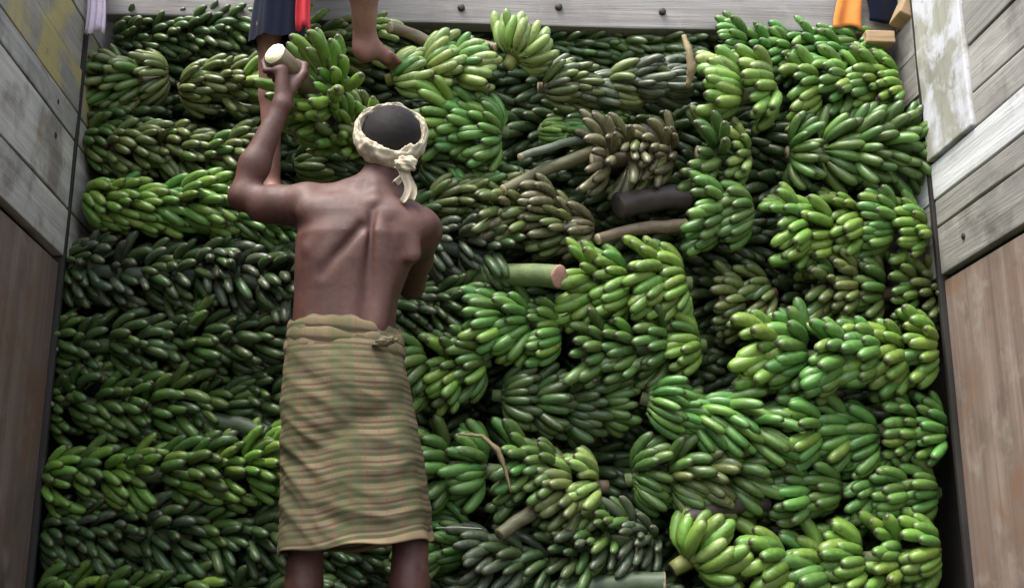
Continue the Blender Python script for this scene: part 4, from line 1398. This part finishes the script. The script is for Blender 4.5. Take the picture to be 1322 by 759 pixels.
# ---- the person standing on the load, mostly above the frame
UY = 3.30
LA = npv(P(352, 250, UY + 0.06)); LK = npv(P(346, 40, 3.26))
RA = npv(P(471, 52, UY + 0.04)); RK = npv(P(468, -60, 3.14))
HL = np.array([-0.46, 3.42, LK[2] + 0.40]); HRt = np.array([-0.34, 3.42, LK[2] + 0.40])
f2 = Field((-0.85, 2.85, 1.38), (0.15, 3.62, 3.20), 0.007)
f2.chain([LK, LK * 0.62 + LA * 0.38 + [0, 0.016, 0], LA], [0.034, 0.033, 0.023], 0.02)
f2.chain([HL, LK], [0.052, 0.036], 0.03)
f2.chain([RK, RK * 0.62 + RA * 0.38 + [0, 0.018, 0], RA], [0.046, 0.046, 0.034], 0.02)
f2.chain([HRt, RK], [0.075, 0.050], 0.03)
# feet
for an, tip in ((LA, np.array([0.03, -0.13, -0.05])), (RA, np.array([0.068, 0.050, -0.030]))):
    dn = tip / np.linalg.norm(tip)
    heel = an + np.array([0.0, 0.008, -0.036])
    sdv = np.cross(dn, [0, 0, 1.0]); sdv /= np.linalg.norm(sdv)
    f2.cap(an, heel, 0.034, 0.031, 0.02)
    f2.cap(heel, heel - dn * 0.012, 0.030, 0.026, 0.02)
    f2.cap(an + dn * 0.02 + [0, 0, -0.01], an + tip, 0.032, 0.024, 0.02)
    for j in range(5):
        b0 = an + tip + sdv * (j - 2) * 0.014
        f2.cap(b0, b0 + dn * (0.045 - 0.004 * abs(j - 1)) + [0, 0, -0.006], 0.0115 if j in (0,) else 0.009, 0.008, 0.006)
z0 = HL[2]
f2.trunk([(z0 - 0.04, -0.43, 3.38, 0.15, 0.11), (z0 + 0.12, -0.42, 3.37, 0.135, 0.095), (z0 + 0.30, -0.40, 3.34, 0.16, 0.10), (z0 + 0.42, -0.39, 3.31, 0.16, 0.09), (z0 + 0.47, -0.39, 3.30, 0.07, 0.06)], 0.02)
nk = np.array([-0.39, 3.29, z0 + 0.47]); hh_ = np.array([-0.385, 3.25, z0 + 0.62])
f2.cap(nk, hh_, 0.052, 0.048, 0.03)
f2.ell(hh_ + [0, -0.01, 0.04], (0.075, 0.09, 0.10), 0.02)
f2.ell(hh_ + [0, -0.05, -0.01], (0.05, 0.05, 0.06), 0.02)
f2.cap(hh_ + [0, -0.10, 0.03], hh_ + [0, -0.115, 0.0], 0.009, 0.014, 0.01)
for sx, kn in ((-1, LK), (1, RK)):
    sh = np.array([-0.39 + sx * 0.17, 3.31, z0 + 0.40])
    hn = kn * 0.35 + (HL if sx < 0 else HRt) * 0.65 + np.array([sx * 0.02, -0.08, 0.14])
    el = (sh + hn) / 2 + np.array([sx * 0.13, 0.05, 0.02])
    f2.cap((sh + [-sx * 0.06, 0, 0]), sh, 0.055, 0.052, 0.03)
    f2.chain([sh, el], [0.050, 0.036], 0.02)
    f2.chain([el, hn], [0.036, 0.024], 0.02)
    dv = np.array([sx * -0.1, -0.6, -0.5]); dv /= np.linalg.norm(dv)
    f2.cap(hn, hn + dv * 0.06, 0.026, 0.030, 0.012)
    for j in range(4):
        b0 = hn + dv * 0.07 + np.array([(j - 1.5) * 0.018, 0, 0])
        f2.chain([b0, b0 + dv * 0.035, b0 + dv * 0.06 + [0, 0.01, -0.012]], [0.010, 0.009, 0.0075], 0.005)
    f2.chain([hn + [sx * -0.02, -0.01, 0], hn + dv * 0.06 + [sx * -0.045, 0, 0]], [0.012, 0.009], 0.006)
helper = field_obj("person", f2, SKIN2)
tag(helper, "barefoot person in navy wrap standing on the load, only legs and hem in view", "person")
# navy wrap round the hips and left thigh, red strip at its edge
nb = P(354, 48, 3.20)
V, Fc = [], []
n, m_ = 48, 26
for j in range(m_ + 1):
    v = j / m_
    for i in range(n):
        a = 2 * math.pi * i / n
        cx = nb.x + (HL[0] + 0.05 - nb.x) * max(0.0, (v - 0.35) / 0.65)
        cy = 3.25 + (3.42 - 3.25) * v
        w = 0.074 + 0.087 * max(0.0, (v - 0.45) / 0.55) ** 1.3
        d = 0.070 + 0.07 * v
        f = 0.006 * math.sin(6 * a + 3 * v) + 0.004 * math.sin(13 * a + 1)
        V.append((cx + (w + f) * math.cos(a), cy + (d + f) * math.sin(a), nb.z + (z0 + 0.06 - nb.z) * v + 0.004 * math.sin(5 * a)))
for j in range(m_):
    for i in range(n):
        i2 = (i + 1) % n
        Fc.append((j * n + i, j * n + i2, (j + 1) * n + i2, (j + 1) * n + i))
mesh_obj("wrap", V, Fc, NAVY, parent=helper)
rp_ = P(394, 38, 3.17)
cloth_strip("red_sash", (rp_.x, 3.17, rp_.z + 0.42), 0.42, 0.050, RED, 31, fold=0.006, nf=1.5, parent=helper)
